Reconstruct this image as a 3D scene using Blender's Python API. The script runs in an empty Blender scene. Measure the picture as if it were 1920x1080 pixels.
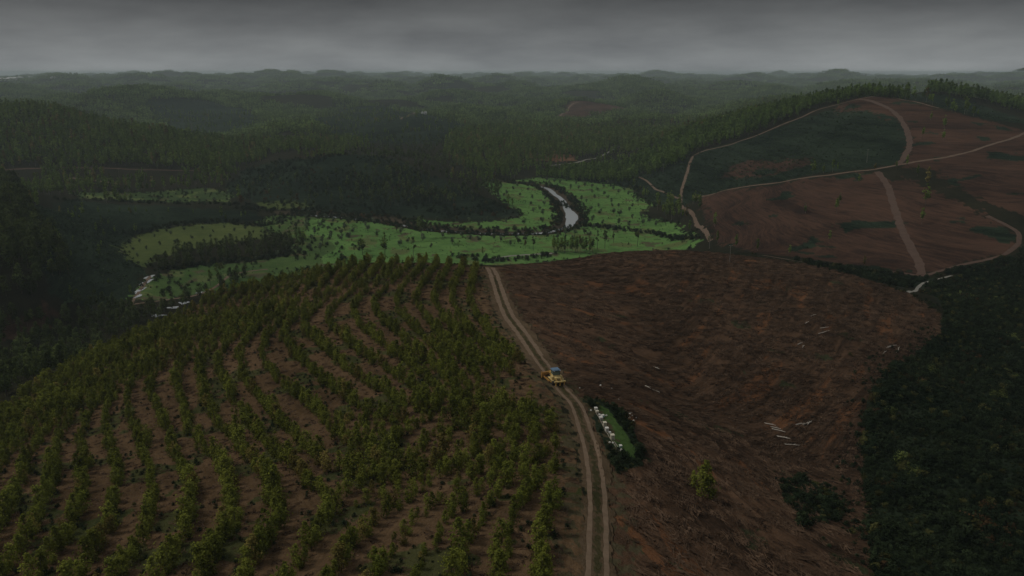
import bpy, math, random
import numpy as np
from math import radians as R
random.seed(7); rng = np.random.default_rng(7)
S = bpy.context.scene
COL = S.collection
# ---------------------------------------------------------------- camera, sky, sun, exposure
ZC = 130.0                       # camera height above the valley datum
PITCH = R(15.0); FPX = 1507.0    # focal length in pixels of a 1920 px wide frame
cam = bpy.data.cameras.new('camera'); camo = bpy.data.objects.new('camera', cam); COL.objects.link(camo)
camo.location = (0, 0, ZC); camo.rotation_euler = (R(90) - PITCH, 0, 0)
cam.sensor_width = 36; cam.lens = 36 * FPX / 1920; cam.clip_start = 1; cam.clip_end = 40000
S.camera = camo
S.view_settings.view_transform = 'Standard'; S.view_settings.look = 'None'
S.view_settings.exposure = -0.68; S.view_settings.gamma = 1.0
SUN_EL, SUN_AZ = R(50), R(-75)
w = bpy.data.worlds.new('World'); S.world = w; w.use_nodes = True
nt = w.node_tree; nt.nodes.clear()
def N(nt, t, **kw):
    n = nt.nodes.new(t)
    for k, v in kw.items():
        if k in ('loc',): continue
        try: setattr(n, k, v)
        except Exception: n.inputs[k].default_value = v
    return n
sky = N(nt, 'ShaderNodeTexSky', sky_type='NISHITA', sun_disc=False)
sky.sun_elevation = SUN_EL; sky.sun_rotation = SUN_AZ; sky.air_density = 1.5; sky.dust_density = 4.0
hs = N(nt, 'ShaderNodeHueSaturation'); hs.inputs['Saturation'].default_value = 0.22
nt.links.new(sky.outputs[0], hs.inputs['Color'])
# cloud deck: dull grey cover with soft brighter and darker banks
tc = N(nt, 'ShaderNodeTexCoord'); mp = N(nt, 'ShaderNodeMapping'); mp.inputs['Scale'].default_value = (1.6, 1.6, 7)
nz = N(nt, 'ShaderNodeTexNoise'); nz.inputs['Scale'].default_value = 2.2; nz.inputs['Detail'].default_value = 6; nz.inputs['Roughness'].default_value = .55
nt.links.new(tc.outputs['Generated'], mp.inputs[0]); nt.links.new(mp.outputs[0], nz.inputs['Vector'])
cr = N(nt, 'ShaderNodeValToRGB')
cr.color_ramp.elements[0].position = .32; cr.color_ramp.elements[0].color = (2.6, 2.8, 3.0, 1)
cr.color_ramp.elements[1].position = .7; cr.color_ramp.elements[1].color = (5.6, 5.9, 6.0, 1)
nt.links.new(nz.outputs[0], cr.inputs[0])
mx = N(nt, 'ShaderNodeMix', data_type='RGBA'); mx.inputs[0].default_value = .8
nt.links.new(hs.outputs[0], mx.inputs[6]); nt.links.new(cr.outputs[0], mx.inputs[7])
# an overcast dome is darkest low down and about three times brighter overhead, with a pale strip on the skyline
sx_ = N(nt, 'ShaderNodeSeparateXYZ'); nt.links.new(tc.outputs['Generated'], sx_.inputs[0])
zr = N(nt, 'ShaderNodeValToRGB'); zr.color_ramp.elements[0].position = 0.0; zr.color_ramp.elements[0].color = (1.35,)*3 + (1,)
zr.color_ramp.elements[1].position = 1.0; zr.color_ramp.elements[1].color = (1.5,)*3 + (1,)
for p_, c_ in ((.025, 1.0), (.09, .34), (.24, .22), (.5, 1.0)):
    e_ = zr.color_ramp.elements.new(p_); e_.color = (c_,)*3 + (1,)
nt.links.new(sx_.outputs[2], zr.inputs[0])
vm = N(nt, 'ShaderNodeMix', data_type='RGBA', blend_type='MULTIPLY'); vm.inputs[0].default_value = 1.0
nt.links.new(mx.outputs[2], vm.inputs[6]); nt.links.new(zr.outputs[0], vm.inputs[7])
bg = N(nt, 'ShaderNodeBackground'); bg.inputs['Strength'].default_value = 0.078
out = N(nt, 'ShaderNodeOutputWorld')
nt.links.new(vm.outputs[2], bg.inputs[0]); nt.links.new(bg.outputs[0], out.inputs[0])
sl = bpy.data.lights.new('sun', 'SUN'); sl.energy = 1.5; sl.angle = R(12); sl.color = (1, .96, .9)
so = bpy.data.objects.new('sun', sl); COL.objects.link(so)
so.rotation_euler = (R(90) - SUN_EL, 0, math.pi - SUN_AZ)
S.cycles.max_bounces = 5; S.cycles.volume_bounces = 1; S.cycles.diffuse_bounces = 2; S.cycles.glossy_bounces = 2
S.cycles.transparent_max_bounces = 6; S.cycles.use_denoising = True
S.cycles.caustics_reflective = False; S.cycles.caustics_refractive = False
# ---------------------------------------------------------------- pixel -> world helpers
cP, sP = math.cos(PITCH), math.sin(PITCH)
def ray(u, v):
    yu = -(v - 540) / FPX; xr = (u - 960) / FPX
    return xr / (cP + yu * sP), (-sP + yu * cP) / (cP + yu * sP)      # x per unit y, z per unit y
def P(u, v, D):
    a, b = ray(u, v); return (a * D, D, b * D)
def Wp(u, D, z):                                                      # world point at column u, depth D, height z below the camera
    xr = (u - 960) / FPX; t = D / cP
    for _ in range(4):
        # solve for depth along the axis so that y = D
        yu = (z / t + sP) / cP; t = D / (cP + yu * sP)
    return (xr * t, D, z)
ctrl = [
 # the near spur with the track
 P(1120,940,95), P(1120,1079,76), P(1037,712,150), P(1000,650,178), P(965,600,208), P(935,550,240), P(915,500,285),
 P(1096,804,124), P(960,1079,75), P(500,1079,78), P(0,1079,88), P(600,900,108), P(300,900,115), P(0,900,126), P(0,820,160), P(300,700,190),
 P(100,760,177), P(450,580,278), P(500,530,318), P(640,500,300), P(800,495,288), P(600,650,190), P(800,700,158), P(800,850,116),
 P(600,560,250), P(750,600,213), P(460,760,157), P(150,840,145), P(-250,950,125), P(-250,1079,95),
 P(300,612,268), P(200,662,235), P(100,712,215), P(0,772,195), P(-150,850,170), P(400,552,305),
 # the cleared near field with its gully
 P(1200,600,203), P(1080,640,185), P(1180,705,164), P(1300,748,167), P(1400,790,159), P(1500,850,147), P(1390,690,182), P(1450,640,205), P(1600,560,258), P(1740,590,262), P(1710,690,200),
 P(1600,640,207), P(1550,690,184), P(1460,710,178), P(1500,560,252), P(1450,505,300), P(1350,478,322), P(1250,470,330), P(1150,475,322), P(1040,500,292), P(1250,530,258), P(1100,550,240),
 P(1600,900,134), P(1300,900,113), P(1560,760,168), P(1300,1079,82), P(1600,1079,90), P(1919,1079,100),
 P(1900,900,130), P(1900,750,180), P(1900,620,245), P(2200,800,170), P(2200,1000,120), P(1780,800,155),P(1760,560,290), P(1620,525,290),P(1530,500,312),
 # behind the crest, falling to the valley
 Wp(950,360,-92), Wp(1100,400,-98), Wp(1250,410,-97), Wp(1350,400,-90), Wp(800,360,-95), Wp(650,370,-97), Wp(540,390,-102), Wp(940,430,-119), Wp(1100,480,-120), Wp(1250,500,-119),
 Wp(700,430,-119), Wp(420,360,-106), Wp(300,330,-112), Wp(200,300,-112), Wp(100,280,-108), Wp(0,260,-104), Wp(-150,240,-100), Wp(-150,330,-104),
 Wp(0,330,-110), Wp(100,350,-119),
 # valley floor (a soft floor is applied further down)
 P(300,480,560), P(400,430,640), P(150,368,750), Wp(280,450,-121), Wp(200,400,-121), Wp(1070,690,-122), Wp(1040,820,-122), Wp(1000,900,-121), Wp(1280,600,-119), Wp(1180,760,-121),
 Wp(850,580,-122), Wp(650,560,-122), Wp(560,640,-122), Wp(420,720,-121), Wp(300,740,-120), Wp(1130,600,-122), Wp(950,650,-121), Wp(1180,850,-118),
 # hollow between field and far right hill
 P(1500,494,350), P(1600,512,348), P(1720,545,325), P(1400,480,385), P(1330,448,520), P(1800,530,330), P(1900,520,330), P(1740,520,350),
 # right hill
 P(1728,508,360), P(1650,320,560), P(1650,400,470), P(1550,440,440), P(1450,350,600), P(1450,430,470), P(1340,372,640), P(1282,385,690), P(1280,340,760), P(1310,285,850), P(1620,183,850),
 P(1700,300,580), P(1695,230,700), P(1780,198,820), P(1920,235,700), P(1920,330,510), P(1920,440,400), P(1850,400,430), P(1800,330,530), P(1500,250,790), P(1500,218,850),
 P(1400,258,850), P(1400,320,700), P(1360,400,560), P(2200,300,600), P(2200,450,400), P(2200,200,850), P(1550,201,855),
 Wp(1620,960,-33), P(1500,201,960), P(1400,227,1030), P(1300,245,1060), P(1220,273,1080), Wp(1620,1150,-80), Wp(1450,1240,-98), Wp(1200,1240,-108), Wp(1300,1260,-104),
 P(1740,172,1000), P(1800,178,990), P(1920,205,940), P(2200,190,1000), Wp(1740,1200,-60), Wp(1920,1200,-80), Wp(1700,900,-34), P(1830,222,840),
 P(1150,335,960), P(1220,360,800), P(1220,320,900), P(1120,318,1000),
 # central scrub hill
 P(650,290,880), P(560,300,890), P(480,325,870), P(430,350,820), P(740,300,860), P(820,340,800), P(700,350,775), P(900,375,740), P(930,395,700), P(800,398,690), P(600,385,735), P(520,372,750),
 Wp(650,1000,-108), Wp(850,1000,-110), Wp(500,1000,-108), P(560,350,780),
 # left forest hill and beyond
 P(130,225,1120), P(200,318,880), P(0,305,900), P(0,215,1150), P(300,255,1080), P(380,300,960), P(500,292,1000), P(600,285,1040), Wp(130,1350,-105), Wp(300,1300,-108), Wp(0,1350,-100), P(-250,215,1150),
 P(360,240,1600), P(360,205,1900), P(450,260,1400), P(640,212,1800), P(760,222,1600), P(700,240,1400), P(720,262,1250), P(620,275,1150), P(860,262,1300), P(900,250,1450), P(880,290,1080), P(960,305,1040),
 P(1120,212,1950), P(1110,188,2150), P(1200,205,2100), P(1040,222,1800), P(950,195,2400), P(1150,300,1080), P(1100,300,1060), P(1165,272,1250), P(1250,255,1350), P(1100,260,1350), P(1000,250,1450), P(1250,225,1700), P(1000,275,1200),
 # left wooded slope close by
 P(0,450,420), P(0,380,500), P(90,470,430), P(-250,400,420), P(-250,300,600), P(200,400,640), P(100,400,560), P(60,520,375), P(0,560,350), P(-250,600,320), P(0,335,640), P(-250,500,350),
 Wp(0,760,-112), Wp(-250,800,-105), Wp(120,640,-112),
 # far ground
 Wp(200,2500,-95), Wp(600,2600,-90), Wp(1000,3200,-90), Wp(1400,2600,-95), Wp(1800,2300,-95), Wp(-400,2400,-90), Wp(2400,2400,-90), Wp(1450,1600,-105), Wp(1450,2000,-95),
 Wp(0,3500,-70), Wp(500,4000,-75), Wp(960,5000,-80), Wp(1400,4500,-85), Wp(1900,4500,-80), Wp(0,7000,-60), Wp(960,8000,-60), Wp(1900,8000,-60), Wp(960,14000,-60), Wp(-500,12000,-60), Wp(2500,12000,-60),
 # under the camera
 Wp(960,40,-47), Wp(-800,40,-55), Wp(2700,40,-60),
]
ctrl = np.array(ctrl, float)
def warp(x, y):
    return np.arctan2(x, y) * 1.0, np.log(np.hypot(x, y)) * .8
def tps(px, py, val, smooth=0.0):
    n = len(px); d = np.hypot(px[:, None] - px[None], py[:, None] - py[None]) + 1e-12
    A = np.zeros((n + 3, n + 3)); A[:n, :n] = d * d * np.log(d) ; A[:n, :n] += np.eye(n) * smooth
    A[:n, n] = 1; A[:n, n + 1] = px; A[:n, n + 2] = py; A[n:, :n] = A[:n, n:].T
    b = np.zeros(n + 3); b[:n] = val
    c = np.linalg.lstsq(A, b, rcond=None)[0]
    def f(x, y):
        sh = np.shape(x); x = np.ravel(x).astype(float); y = np.ravel(y).astype(float); o = np.empty(len(x))
        for i in range(0, len(x), 20000):
            xx = x[i:i+20000]; yy = y[i:i+20000]
            r2 = (xx[:, None] - px[None]) ** 2 + (yy[:, None] - py[None]) ** 2 + 1e-20
            o[i:i+20000] = (.5 * r2 * np.log(r2)) @ c[:n] + c[n] + c[n+1] * xx + c[n+2] * yy
        return o.reshape(sh)
    return f
_a, _b = warp(ctrl[:, 0], ctrl[:, 1])
_tz = tps(_a, _b, ctrl[:, 2], 2e-5)
# gradient noise
_perm = rng.permutation(512); _perm = np.concatenate([_perm, _perm]); _ga = rng.random(512) * 2 * np.pi
def gn(x, y, seed=0):
    x = np.asarray(x, float) + seed * 17.3; y = np.asarray(y, float) - seed * 9.1
    xi = np.floor(x).astype(int); yi = np.floor(y).astype(int); xf = x - xi; yf = y - yi
    def g(ix, iy, fx, fy):
        h = _perm[(_perm[ix & 511] + iy) & 511]; a = _ga[h]; return np.cos(a) * fx + np.sin(a) * fy
    u = xf**3 * (xf * (xf * 6 - 15) + 10); v = yf**3 * (yf * (yf * 6 - 15) + 10)
    n00 = g(xi, yi, xf, yf); n10 = g(xi+1, yi, xf-1, yf); n01 = g(xi, yi+1, xf, yf-1); n11 = g(xi+1, yi+1, xf-1, yf-1)
    return (n00 * (1-u) + n10 * u) * (1-v) + (n01 * (1-u) + n11 * u) * v
def fbm(x, y, o=3, seed=0):
    s = 0; a = 1
    for i in range(o): s = s + a * gn(x * 2**i, y * 2**i, seed + i); a *= .5
    return s
def sstep(x, a, b):
    t = np.clip((x - a) / (b - a), 0, 1); return t * t * (3 - 2 * t)
FLOOR = -118.0
def H0(x, y):
    x = np.asarray(x, float); y = np.asarray(y, float); r = np.hypot(x, y)
    a, b = warp(x, y); z = _tz(a, b)
    far = sstep(r, 1250, 2600)
    z = z + far * (fbm(x/1300, y/1300, 2, 3) * 70 + np.abs(fbm(x/480, y/480, 2, 5)) * 115 - 32)
    hill = sstep(z, -112, -95)
    z = z + sstep(r, 1120, 1400) * (1-far) * (np.abs(fbm(x/260, y/260, 2, 7)) * 34 - 7) * sstep(z, -116, -104)
    z = z + hill * sstep(r, 300, 600) * (1-far) * fbm(x/70, y/70, 2, 9) * 2.2 + fbm(x/9, y/9, 2, 11) * .22
    k = 3.0; t = (z - FLOOR) / k
    z = FLOOR + k * np.where(t > 20, t, np.log1p(np.exp(np.minimum(t, 20))))
    return z + fbm(x/60, y/60, 2, 13) * .35
def hit(u, v, D0=60, D1=9000, H=None):
    H = H or H0
    a, b = ray(u, v); D = np.geomspace(D0, D1, 500)
    gap = b * D - H(a * D, D)
    i = np.argmax(gap < 0) if (gap < 0).any() else -1
    if i > 0:
        lo, hi = D[i-1], D[i]; Ds = np.linspace(lo, hi, 30); g = b * Ds - H(a * Ds, Ds); j = np.argmax(g < 0)
        d = Ds[j]
    elif i == 0: d = D[0]
    else: d = D[np.argmin(gap / D)]
    return (a * d, d)
def poly(pts, D0=60, D1=9000):
    o = []
    for p in pts:
        if len(p) == 2: o.append(hit(p[0], p[1], D0, D1))
        else: q = Wp(*p); o.append((q[0], q[1]))
    return np.array(o)
def inpoly(pg, x, y):
    x0, y0 = pg.min(0); x1, y1 = pg.max(0); m = (x >= x0) & (x <= x1) & (y >= y0) & (y <= y1)
    idx = np.nonzero(m)[0]; xx = x[idx]; yy = y[idx]; c = np.zeros(len(idx), bool); n = len(pg)
    for i in range(n):
        ax, ay = pg[i]; bx, by = pg[i-1]
        if ay == by: continue
        c ^= ((ay > yy) != (by > yy)) & (xx < (bx - ax) * (yy - ay) / (by - ay) + ax)
    r = np.zeros(len(x), bool); r[idx] = c; return r
def smoothline(pl, step):
    pl = np.asarray(pl, float)
    # Catmull-Rom then even resample
    q = [pl[0]]
    for i in range(len(pl)-1):
        p0 = pl[max(i-1,0)]; p1 = pl[i]; p2 = pl[i+1]; p3 = pl[min(i+2,len(pl)-1)]
        for t in np.linspace(0, 1, 12)[1:]:
            q.append(.5*((2*p1)+(-p0+p2)*t+(2*p0-5*p1+4*p2-p3)*t*t+(-p0+3*p1-3*p2+p3)*t**3))
    q = np.array(q); s = np.concatenate([[0], np.cumsum(np.hypot(*np.diff(q, axis=0).T))])
    n = max(2, int(s[-1] / step)); t = np.linspace(0, s[-1], n)
    return np.stack([np.interp(t, s, q[:, 0]), np.interp(t, s, q[:, 1])], 1)
def linedist(pl, x, y, maxd):
    o = np.full(len(x), 1e9); x0, y0 = pl.min(0) - maxd; x1, y1 = pl.max(0) + maxd
    idx = np.nonzero((x > x0) & (x < x1) & (y > y0) & (y < y1))[0]
    xx = x[idx]; yy = y[idx]; best = np.full(len(idx), 1e9)
    for i in range(len(pl)-1):
        ax, ay = pl[i]; bx, by = pl[i+1]; m = (xx > min(ax,bx)-maxd) & (xx < max(ax,bx)+maxd) & (yy > min(ay,by)-maxd) & (yy < max(ay,by)+maxd)
        if not m.any(): continue
        X = xx[m]; Y = yy[m]; L = (bx-ax)**2 + (by-ay)**2 + 1e-9; t = np.clip(((X-ax)*(bx-ax)+(Y-ay)*(by-ay))/L, 0, 1)
        best[m] = np.minimum(best[m], np.hypot(X-ax-t*(bx-ax), Y-ay-t*(by-ay)))
    o[idx] = best; return o
# ---------------------------------------------------------------- the river and the terrain height
RIVER = smoothline(poly([(950,340),(985,343),(1025,351),(1040,362),(1050,369),(1058,378),(1064,390),(1072,402),(1070,414),(1062,424),(1035,431),(1005,435),(930,436),(860,432),(800,427),(740,416),(690,409),(600,402),(540,399)], 500, 1000), 6)
def H(x, y):
    x = np.asarray(x, float); sh = x.shape; x = np.atleast_1d(x).ravel(); y = np.atleast_1d(np.asarray(y, float)).ravel()
    z = H0(x, y); d = linedist(RIVER, x, y, 16)
    z = z - 2.0 * (1 - sstep(d, 5.0, 12))
    return z.reshape(sh)
# ---------------------------------------------------------------- rows and furrows: scalar fields fitted to guide lines
def field(guides, smooth):
    px, py, v = [], [], []
    for idx, pts in guides:
        q = smoothline(poly(pts, 60, 330), 6)
        px += list(q[:, 0]); py += list(q[:, 1]); v += [idx] * len(q)
    px = np.array(px) / 100; py = np.array(py) / 100
    f = tps(px, py, np.array(v, float), smooth); return lambda x, y: f(np.asarray(x) / 100, np.asarray(y) / 100)
rowf = field([
 (0, [(77,880),(85,842),(110,805),(150,775),(200,745)]), (1, [(132,846),(140,808),(165,775),(205,740),(260,700)]), (2, [(187,863),(179,821),(183,778),(205,745),(250,705),(310,662)]),
 (3, [(255,884),(238,842),(221,795),(226,744),(245,712),(290,675),(350,635)]),
 (4, [(307,872),(298,821),(273,778),(264,735),(285,700),(330,665),(390,625)]), (5, [(383,884),(349,842),(336,795),(315,752),(311,718),(325,692),(365,658),(420,618)]),
 (6, [(447,863),(409,829),(383,804),(366,752),(362,701),(375,675),(410,645),(460,605)]), (7, [(532,889),(490,855),(451,804),(417,752),(392,710),(396,680),(412,655),(450,622),(500,585)]),
 (8, [(844,821),(802,876),(742,928),(700,932),(640,912),(575,876),(528,833),(494,795),(460,752),(443,718),(430,672),(442,648),(480,612),(530,575)]),
 (9, [(810,795),(770,845),(710,880),(650,868),(609,838),(566,795),(524,752),(490,718),(473,684),(481,650),(500,622),(540,592),(580,562)]),
 (10, [(790,775),(750,812),(700,810),(639,770),(596,731),(566,710),(532,684),(517,650),(528,622),(560,592),(600,560)]),
 (11, [(760,770),(700,755),(640,718),(605,684),(571,650),(549,625),(560,602),(590,575),(630,545)]),
 (12.3, [(802,757),(751,718),(678,672),(640,642),(612,614),(614,590),(640,562),(680,532)]), (15, [(885,740),(844,701),(789,646),(745,605),(725,575),(740,545),(770,515)]),
 (18, [(850,600),(900,660),(950,710)]), (11, [(900,945),(964,889),(1010,846),(1036,820)]), (12, [(959,931),(1023,872),(1066,833)]),
], 2e-3)
furf = field([
 (0, [(1230,820),(1300,880),(1350,940)]), (2, [(1150,745),(1250,790),(1360,850),(1440,930)]), (4, [(1080,715),(1180,735),(1290,780),(1400,840),(1500,900),(1560,940)]),
 (7, [(1020,640),(1100,680),(1200,710),(1280,752),(1320,745),(1400,680),(1470,600),(1520,530)]),
 (9, [(990,590),(1080,620),(1170,660),(1240,690),(1290,680),(1340,620),(1400,540),(1420,495)]),
 (12, [(960,540),(1060,565),(1150,590),(1220,600),(1270,560),(1300,500)]),
 (5, [(1430,800),(1500,750),(1570,680),(1620,600),(1650,545)]), (3, [(1530,880),(1580,800),(1660,720),(1730,650),(1755,600)]),
], 1e-3)
# ---------------------------------------------------------------- land cover, as plan-view polygons on the ground
Z = {}
Z['plantation'] = poly([(918,500),(880,497),(800,492),(700,492),(620,494),(560,498),(500,515),(440,545),(400,553),(300,605),(200,655),(100,707),(0,768),(-250,900),(-250,1200),(500,1300),(1090,1300),(1098,1079),(1092,931),(1078,850),(1066,804),(1050,761),(1026,727),(985,680),(955,629),(926,586),(913,544)], 45, 340)
Z['field'] = poly([(930,500),(1000,478),(1100,471),(1200,463),(1300,464),(1370,472),(1450,482),(1520,498),(1620,523),(1700,548),(1762,588),(1765,625),(1720,662),(1680,682),(1640,720),(1620,800),(1618,860),(1625,940),(1640,1079),(1650,1300),(1150,1300),(1148,1079),(1140,931),(1122,850),(1112,804),(1095,761),(1066,727),(1030,680),(995,629),(966,586),(946,544)], 45, 345)
Z['meadow'] = poly([(1010,333),(1060,335),(1120,343),(1180,352),(1200,372),(1225,384),(1203,398),(1215,410),(1270,420),(1300,438),(1312,458),(1240,470),(1100,485),(900,500),(760,505),(560,520),(420,545),(280,562),(250,560),(275,528),(330,505),(400,495),(480,490),(540,478),(560,450),(500,430),(490,412),(520,404),(570,401),(640,407),(720,414),(790,411),(860,418),(940,414),(985,405),(960,388),(930,365),(905,346),(960,338)], 400, 1100)
Z['pale_meadow'] = poly([(225,462),(260,440),(330,424),(420,418),(500,428),(505,445),(430,455),(350,468),(290,482),(275,502),(245,492),(232,477)], 400, 1000)
Z['left_meadow'] = poly([(130,362),(200,360),(270,362),(330,356),(400,352),(435,365),(430,378),(340,378),(240,376),(160,372)], 400, 1100)
Z['small_meadow'] = poly([(480,381),(560,378),(590,388),(500,392)], 400, 1100)
Z['hill_brown'] = poly([(1312,372),(1400,354),(1530,335),(1640,323),(1665,340),(1700,332),(1760,360),(1850,405),(1905,440),(1908,465),(1860,482),(1790,497),(1730,518),(1600,500),(1430,477),(1370,462),(1335,445),(1322,400)], 350, 900)
Z['hill_brown_2'] = poly([(1600,186),(1670,176),(1760,205),(1850,226),(1930,247),(2100,280),(2100,420),(1920,405),(1850,380),(1790,350),(1755,318),(1690,315),(1700,290),(1708,255),(1690,228),(1640,210),(1560,208)], 380, 900)
Z['hill_patch'] = poly([(1358,332),(1372,310),(1410,300),(1460,302),(1515,298),(1520,308),(1480,320),(1430,332)], 500, 900)
Z['hill_patch_core'] = poly([(1408,324),(1430,314),(1455,318),(1450,326),(1425,330)], 500, 900)
Z['far_brown'] = poly([(1042,222),(1060,196),(1090,188),(1130,186),(1180,196),(1195,205),(1150,214),(1100,222)], 1500, 2400)
Z['far_brown_2'] = poly([(1195,208),(1280,212),(1300,218),(1250,222)], 1500, 2400)
Z['clearing'] = poly([(1000,290),(1040,288),(1080,292),(1075,302),(1010,302)], 900, 1400)
Z['left_brown'] = poly([(0,600),(60,585),(110,575),(110,600),(60,630),(0,640)], 250, 480)
Z['apiary_grass'] = poly([(1120,760),(1140,768),(1160,792),(1178,820),(1196,845),(1190,862),(1168,858),(1150,838),(1134,800)], 60, 200)
Z['apiary_hedge'] = poly([(1080,745),(1120,748),(1160,765),(1185,800),(1205,845),(1205,875),(1160,890),(1142,870),(1128,825),(1108,780)], 60, 200)
Z['far_scrub_1'] = poly([(560,228),(640,206),(740,205),(830,220),(960,250),(860,262),(740,272),(620,262)], 1100, 2300)
Z['far_scrub_2'] = poly([(260,190),(330,185),(420,190),(480,210),(490,240),(400,262),(330,262),(300,225)], 1250, 2300)
Z['scrub_hill'] = poly([(420,350),(460,318),(540,298),(650,290),(740,298),(780,320),(860,345),(920,375),(985,402),(900,414),(780,408),(600,398),(500,385),(440,368)], 600, 1000)
Z['left_scrub'] = poly([(30,380),(130,372),(300,385),(470,395),(500,412),(330,420),(250,440),(220,470),(270,505),(250,560),(100,560),(60,470)], 350, 800)
Z['right_scrub'] = poly([(1280,385),(1290,300),(1310,286),(1400,262),(1500,224),(1600,192),(1690,232),(1705,270),(1690,308),(1600,320),(1450,345),(1320,368)], 500, 950)
Z['mid_scrub'] = poly([(1060,322),(1150,305),(1290,288),(1280,380),(1230,385),(1190,352),(1110,340)], 600, 1100)
Z['summit_scrub'] = poly([(1680,174),(1760,176),(1850,200),(1960,232),(1960,250),(1850,224),(1760,202)], 700, 990)
Z['near_scrub'] = poly([(1770,590),(1762,560),(1720,548),(1800,530),(2300,520),(2300,1300),(1655,1300),(1625,940),(1618,860),(1622,800),(1642,720),(1680,685),(1720,665),(1765,628)], 60, 345)
Z['hollow_scrub'] = poly([(1400,476),(1500,490),(1600,502),(1700,515),(1740,520),(1760,545),(1700,546),(1620,521),(1520,497),(1440,481)], 330, 420)
RIDGE = smoothline(poly([(1295,302),(1310,287),(1360,274),(1400,261),(1450,241),(1500,221),(1540,204),(1610,186),(1680,177),(1720,186)], 480, 870), 10)
_t = np.gradient(RIDGE, axis=0); _t /= np.linalg.norm(_t, axis=1)[:, None]; OUTN = np.stack([-_t[:, 1], _t[:, 0]], 1)
if (OUTN[:, 1].mean() < 0): OUTN = -OUTN
FOREST = {
 'wood on the left hill': (poly([(-100,210),(0,205),(100,205),(250,215),(330,245),(430,272),(560,268),(620,278),(600,288),(500,292),(440,318),(370,318),(200,320),(0,312),(-100,310)], 700, 1250), 6.2),
 'wood beyond the meadow': (poly([(830,300),(840,262),(900,245),(1000,235),(1100,240),(1280,232),(1400,200),(1500,190),(1450,215),(1300,262),(1180,280),(1110,296),(1000,304),(930,335),(880,325)], 900, 1900), 7.0),
 'wood on the ridge': (np.concatenate([RIDGE + OUTN*4.5, (RIDGE + OUTN*185)[::-1]]), 5.2),
 'wood on the far right summit': (poly([(1735,178),(1780,185),(1850,195),(1960,222),(2150,240),(2150,200),(1850,175),(1740,165)], 860, 1100), 5.2),
 'wood on the near left slope': (poly([(-250,300),(-50,330),(40,345),(60,400),(110,460),(130,520),(60,560),(-50,590),(-250,640)], 300, 650), 6.5),
 'wood below the plantation': (poly([(-200,700),(-50,600),(110,590),(200,560),(260,575),(330,570),(400,548),(440,520),(470,512),(440,540),(400,552),(300,600),(200,645),(100,700),(0,760),(-200,850)], 200, 480), 6.0),
 'wood in the pale meadow': (poly([(278,500),(330,472),(400,462),(440,455),(510,448),(575,440),(575,462),(530,478),(420,492),(310,507)], 420, 700), 7.5),
}
PINE = {  # open stands of thin pines
 'scrub hill': (poly([(430,372),(480,345),(560,340),(640,330),(700,318),(780,320),(860,340),(925,345),(925,380),(860,385),(760,395),(640,395),(520,390)], 650, 950), 15.0),
 'scrub hill spur': (poly([(640,345),(700,325),(780,322),(860,342),(930,348),(960,372),(900,388),(800,392),(680,388)], 650, 950), 9.5),
 'saddle': (poly([(640,300),(700,270),(780,262),(860,262),(940,300),(900,340),(820,330),(720,318)], 800, 1300), 14.0),
}
# ---------------------------------------------------------------- materials
def mat(name, build):
    m = bpy.data.materials.new(name); m.use_nodes = True; t = m.node_tree; t.nodes.clear()
    o = t.nodes.new('ShaderNodeOutputMaterial'); build(t, o); return m
def mathn(t, op, a, b=None, clamp=False):
    n = t.nodes.new('ShaderNodeMath'); n.operation = op; n.use_clamp = clamp
    for i, v in enumerate((a, b)):
        if v is None: continue
        if isinstance(v, (int, float)): n.inputs[i].default_value = v
        else: t.links.new(v, n.inputs[i])
    return n.outputs[0]
def noise(t, vec, scale, detail=3, rough=.55):
    n = t.nodes.new('ShaderNodeTexNoise'); n.inputs['Scale'].default_value = scale; n.inputs['Detail'].default_value = detail; n.inputs['Roughness'].default_value = rough
    t.links.new(vec, n.inputs['Vector']); return n.outputs[0]
def maprange(t, v, a, b, c, d):
    n = t.nodes.new('ShaderNodeMapRange'); t.links.new(v, n.inputs[0])
    for i, k in enumerate((a, b, c, d)): n.inputs[i+1].default_value = k
    return n.outputs[0]
def scalecol(t, col, f):
    n = t.nodes.new('ShaderNodeVectorMath'); n.operation = 'SCALE'; t.links.new(col, n.inputs[0]) if not isinstance(col, tuple) else None
    if isinstance(col, tuple): n.inputs[0].default_value = col
    if isinstance(f, (int, float)): n.inputs['Scale'].default_value = f
    else: t.links.new(f, n.inputs['Scale'])
    return n.outputs[0]
def mixc(t, f, a, b):
    n = t.nodes.new('ShaderNodeMix'); n.data_type = 'RGBA'
    if isinstance(f, (int, float)): n.inputs[0].default_value = f
    else: t.links.new(f, n.inputs[0])
    for i, v in ((6, a), (7, b)):
        if isinstance(v, tuple): n.inputs[i].default_value = (*v[:3], 1)
        else: t.links.new(v, n.inputs[i])
    return n.outputs[2]
def attr(t, name, ty='GEOMETRY'):
    n = t.nodes.new('ShaderNodeAttribute'); n.attribute_name = name; n.attribute_type = ty; return n
def principled(t, o, col, rough, bump=None, metal=0, strength=.5, dist=.2, spec=.3):
    b = t.nodes.new('ShaderNodeBsdfPrincipled'); b.inputs['Roughness'].default_value = rough; b.inputs['Metallic'].default_value = metal; b.inputs['Specular IOR Level'].default_value = spec
    if isinstance(col, tuple): b.inputs['Base Color'].default_value = (*col[:3], 1)
    else: t.links.new(col, b.inputs['Base Color'])
    if bump is not None:
        n = t.nodes.new('ShaderNodeBump'); n.inputs['Strength'].default_value = strength; n.inputs['Distance'].default_value = dist
        t.links.new(bump, n.inputs['Height']); t.links.new(n.outputs[0], b.inputs['Normal'])
    t.links.new(b.outputs[0], o.inputs[0]); return b
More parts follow.
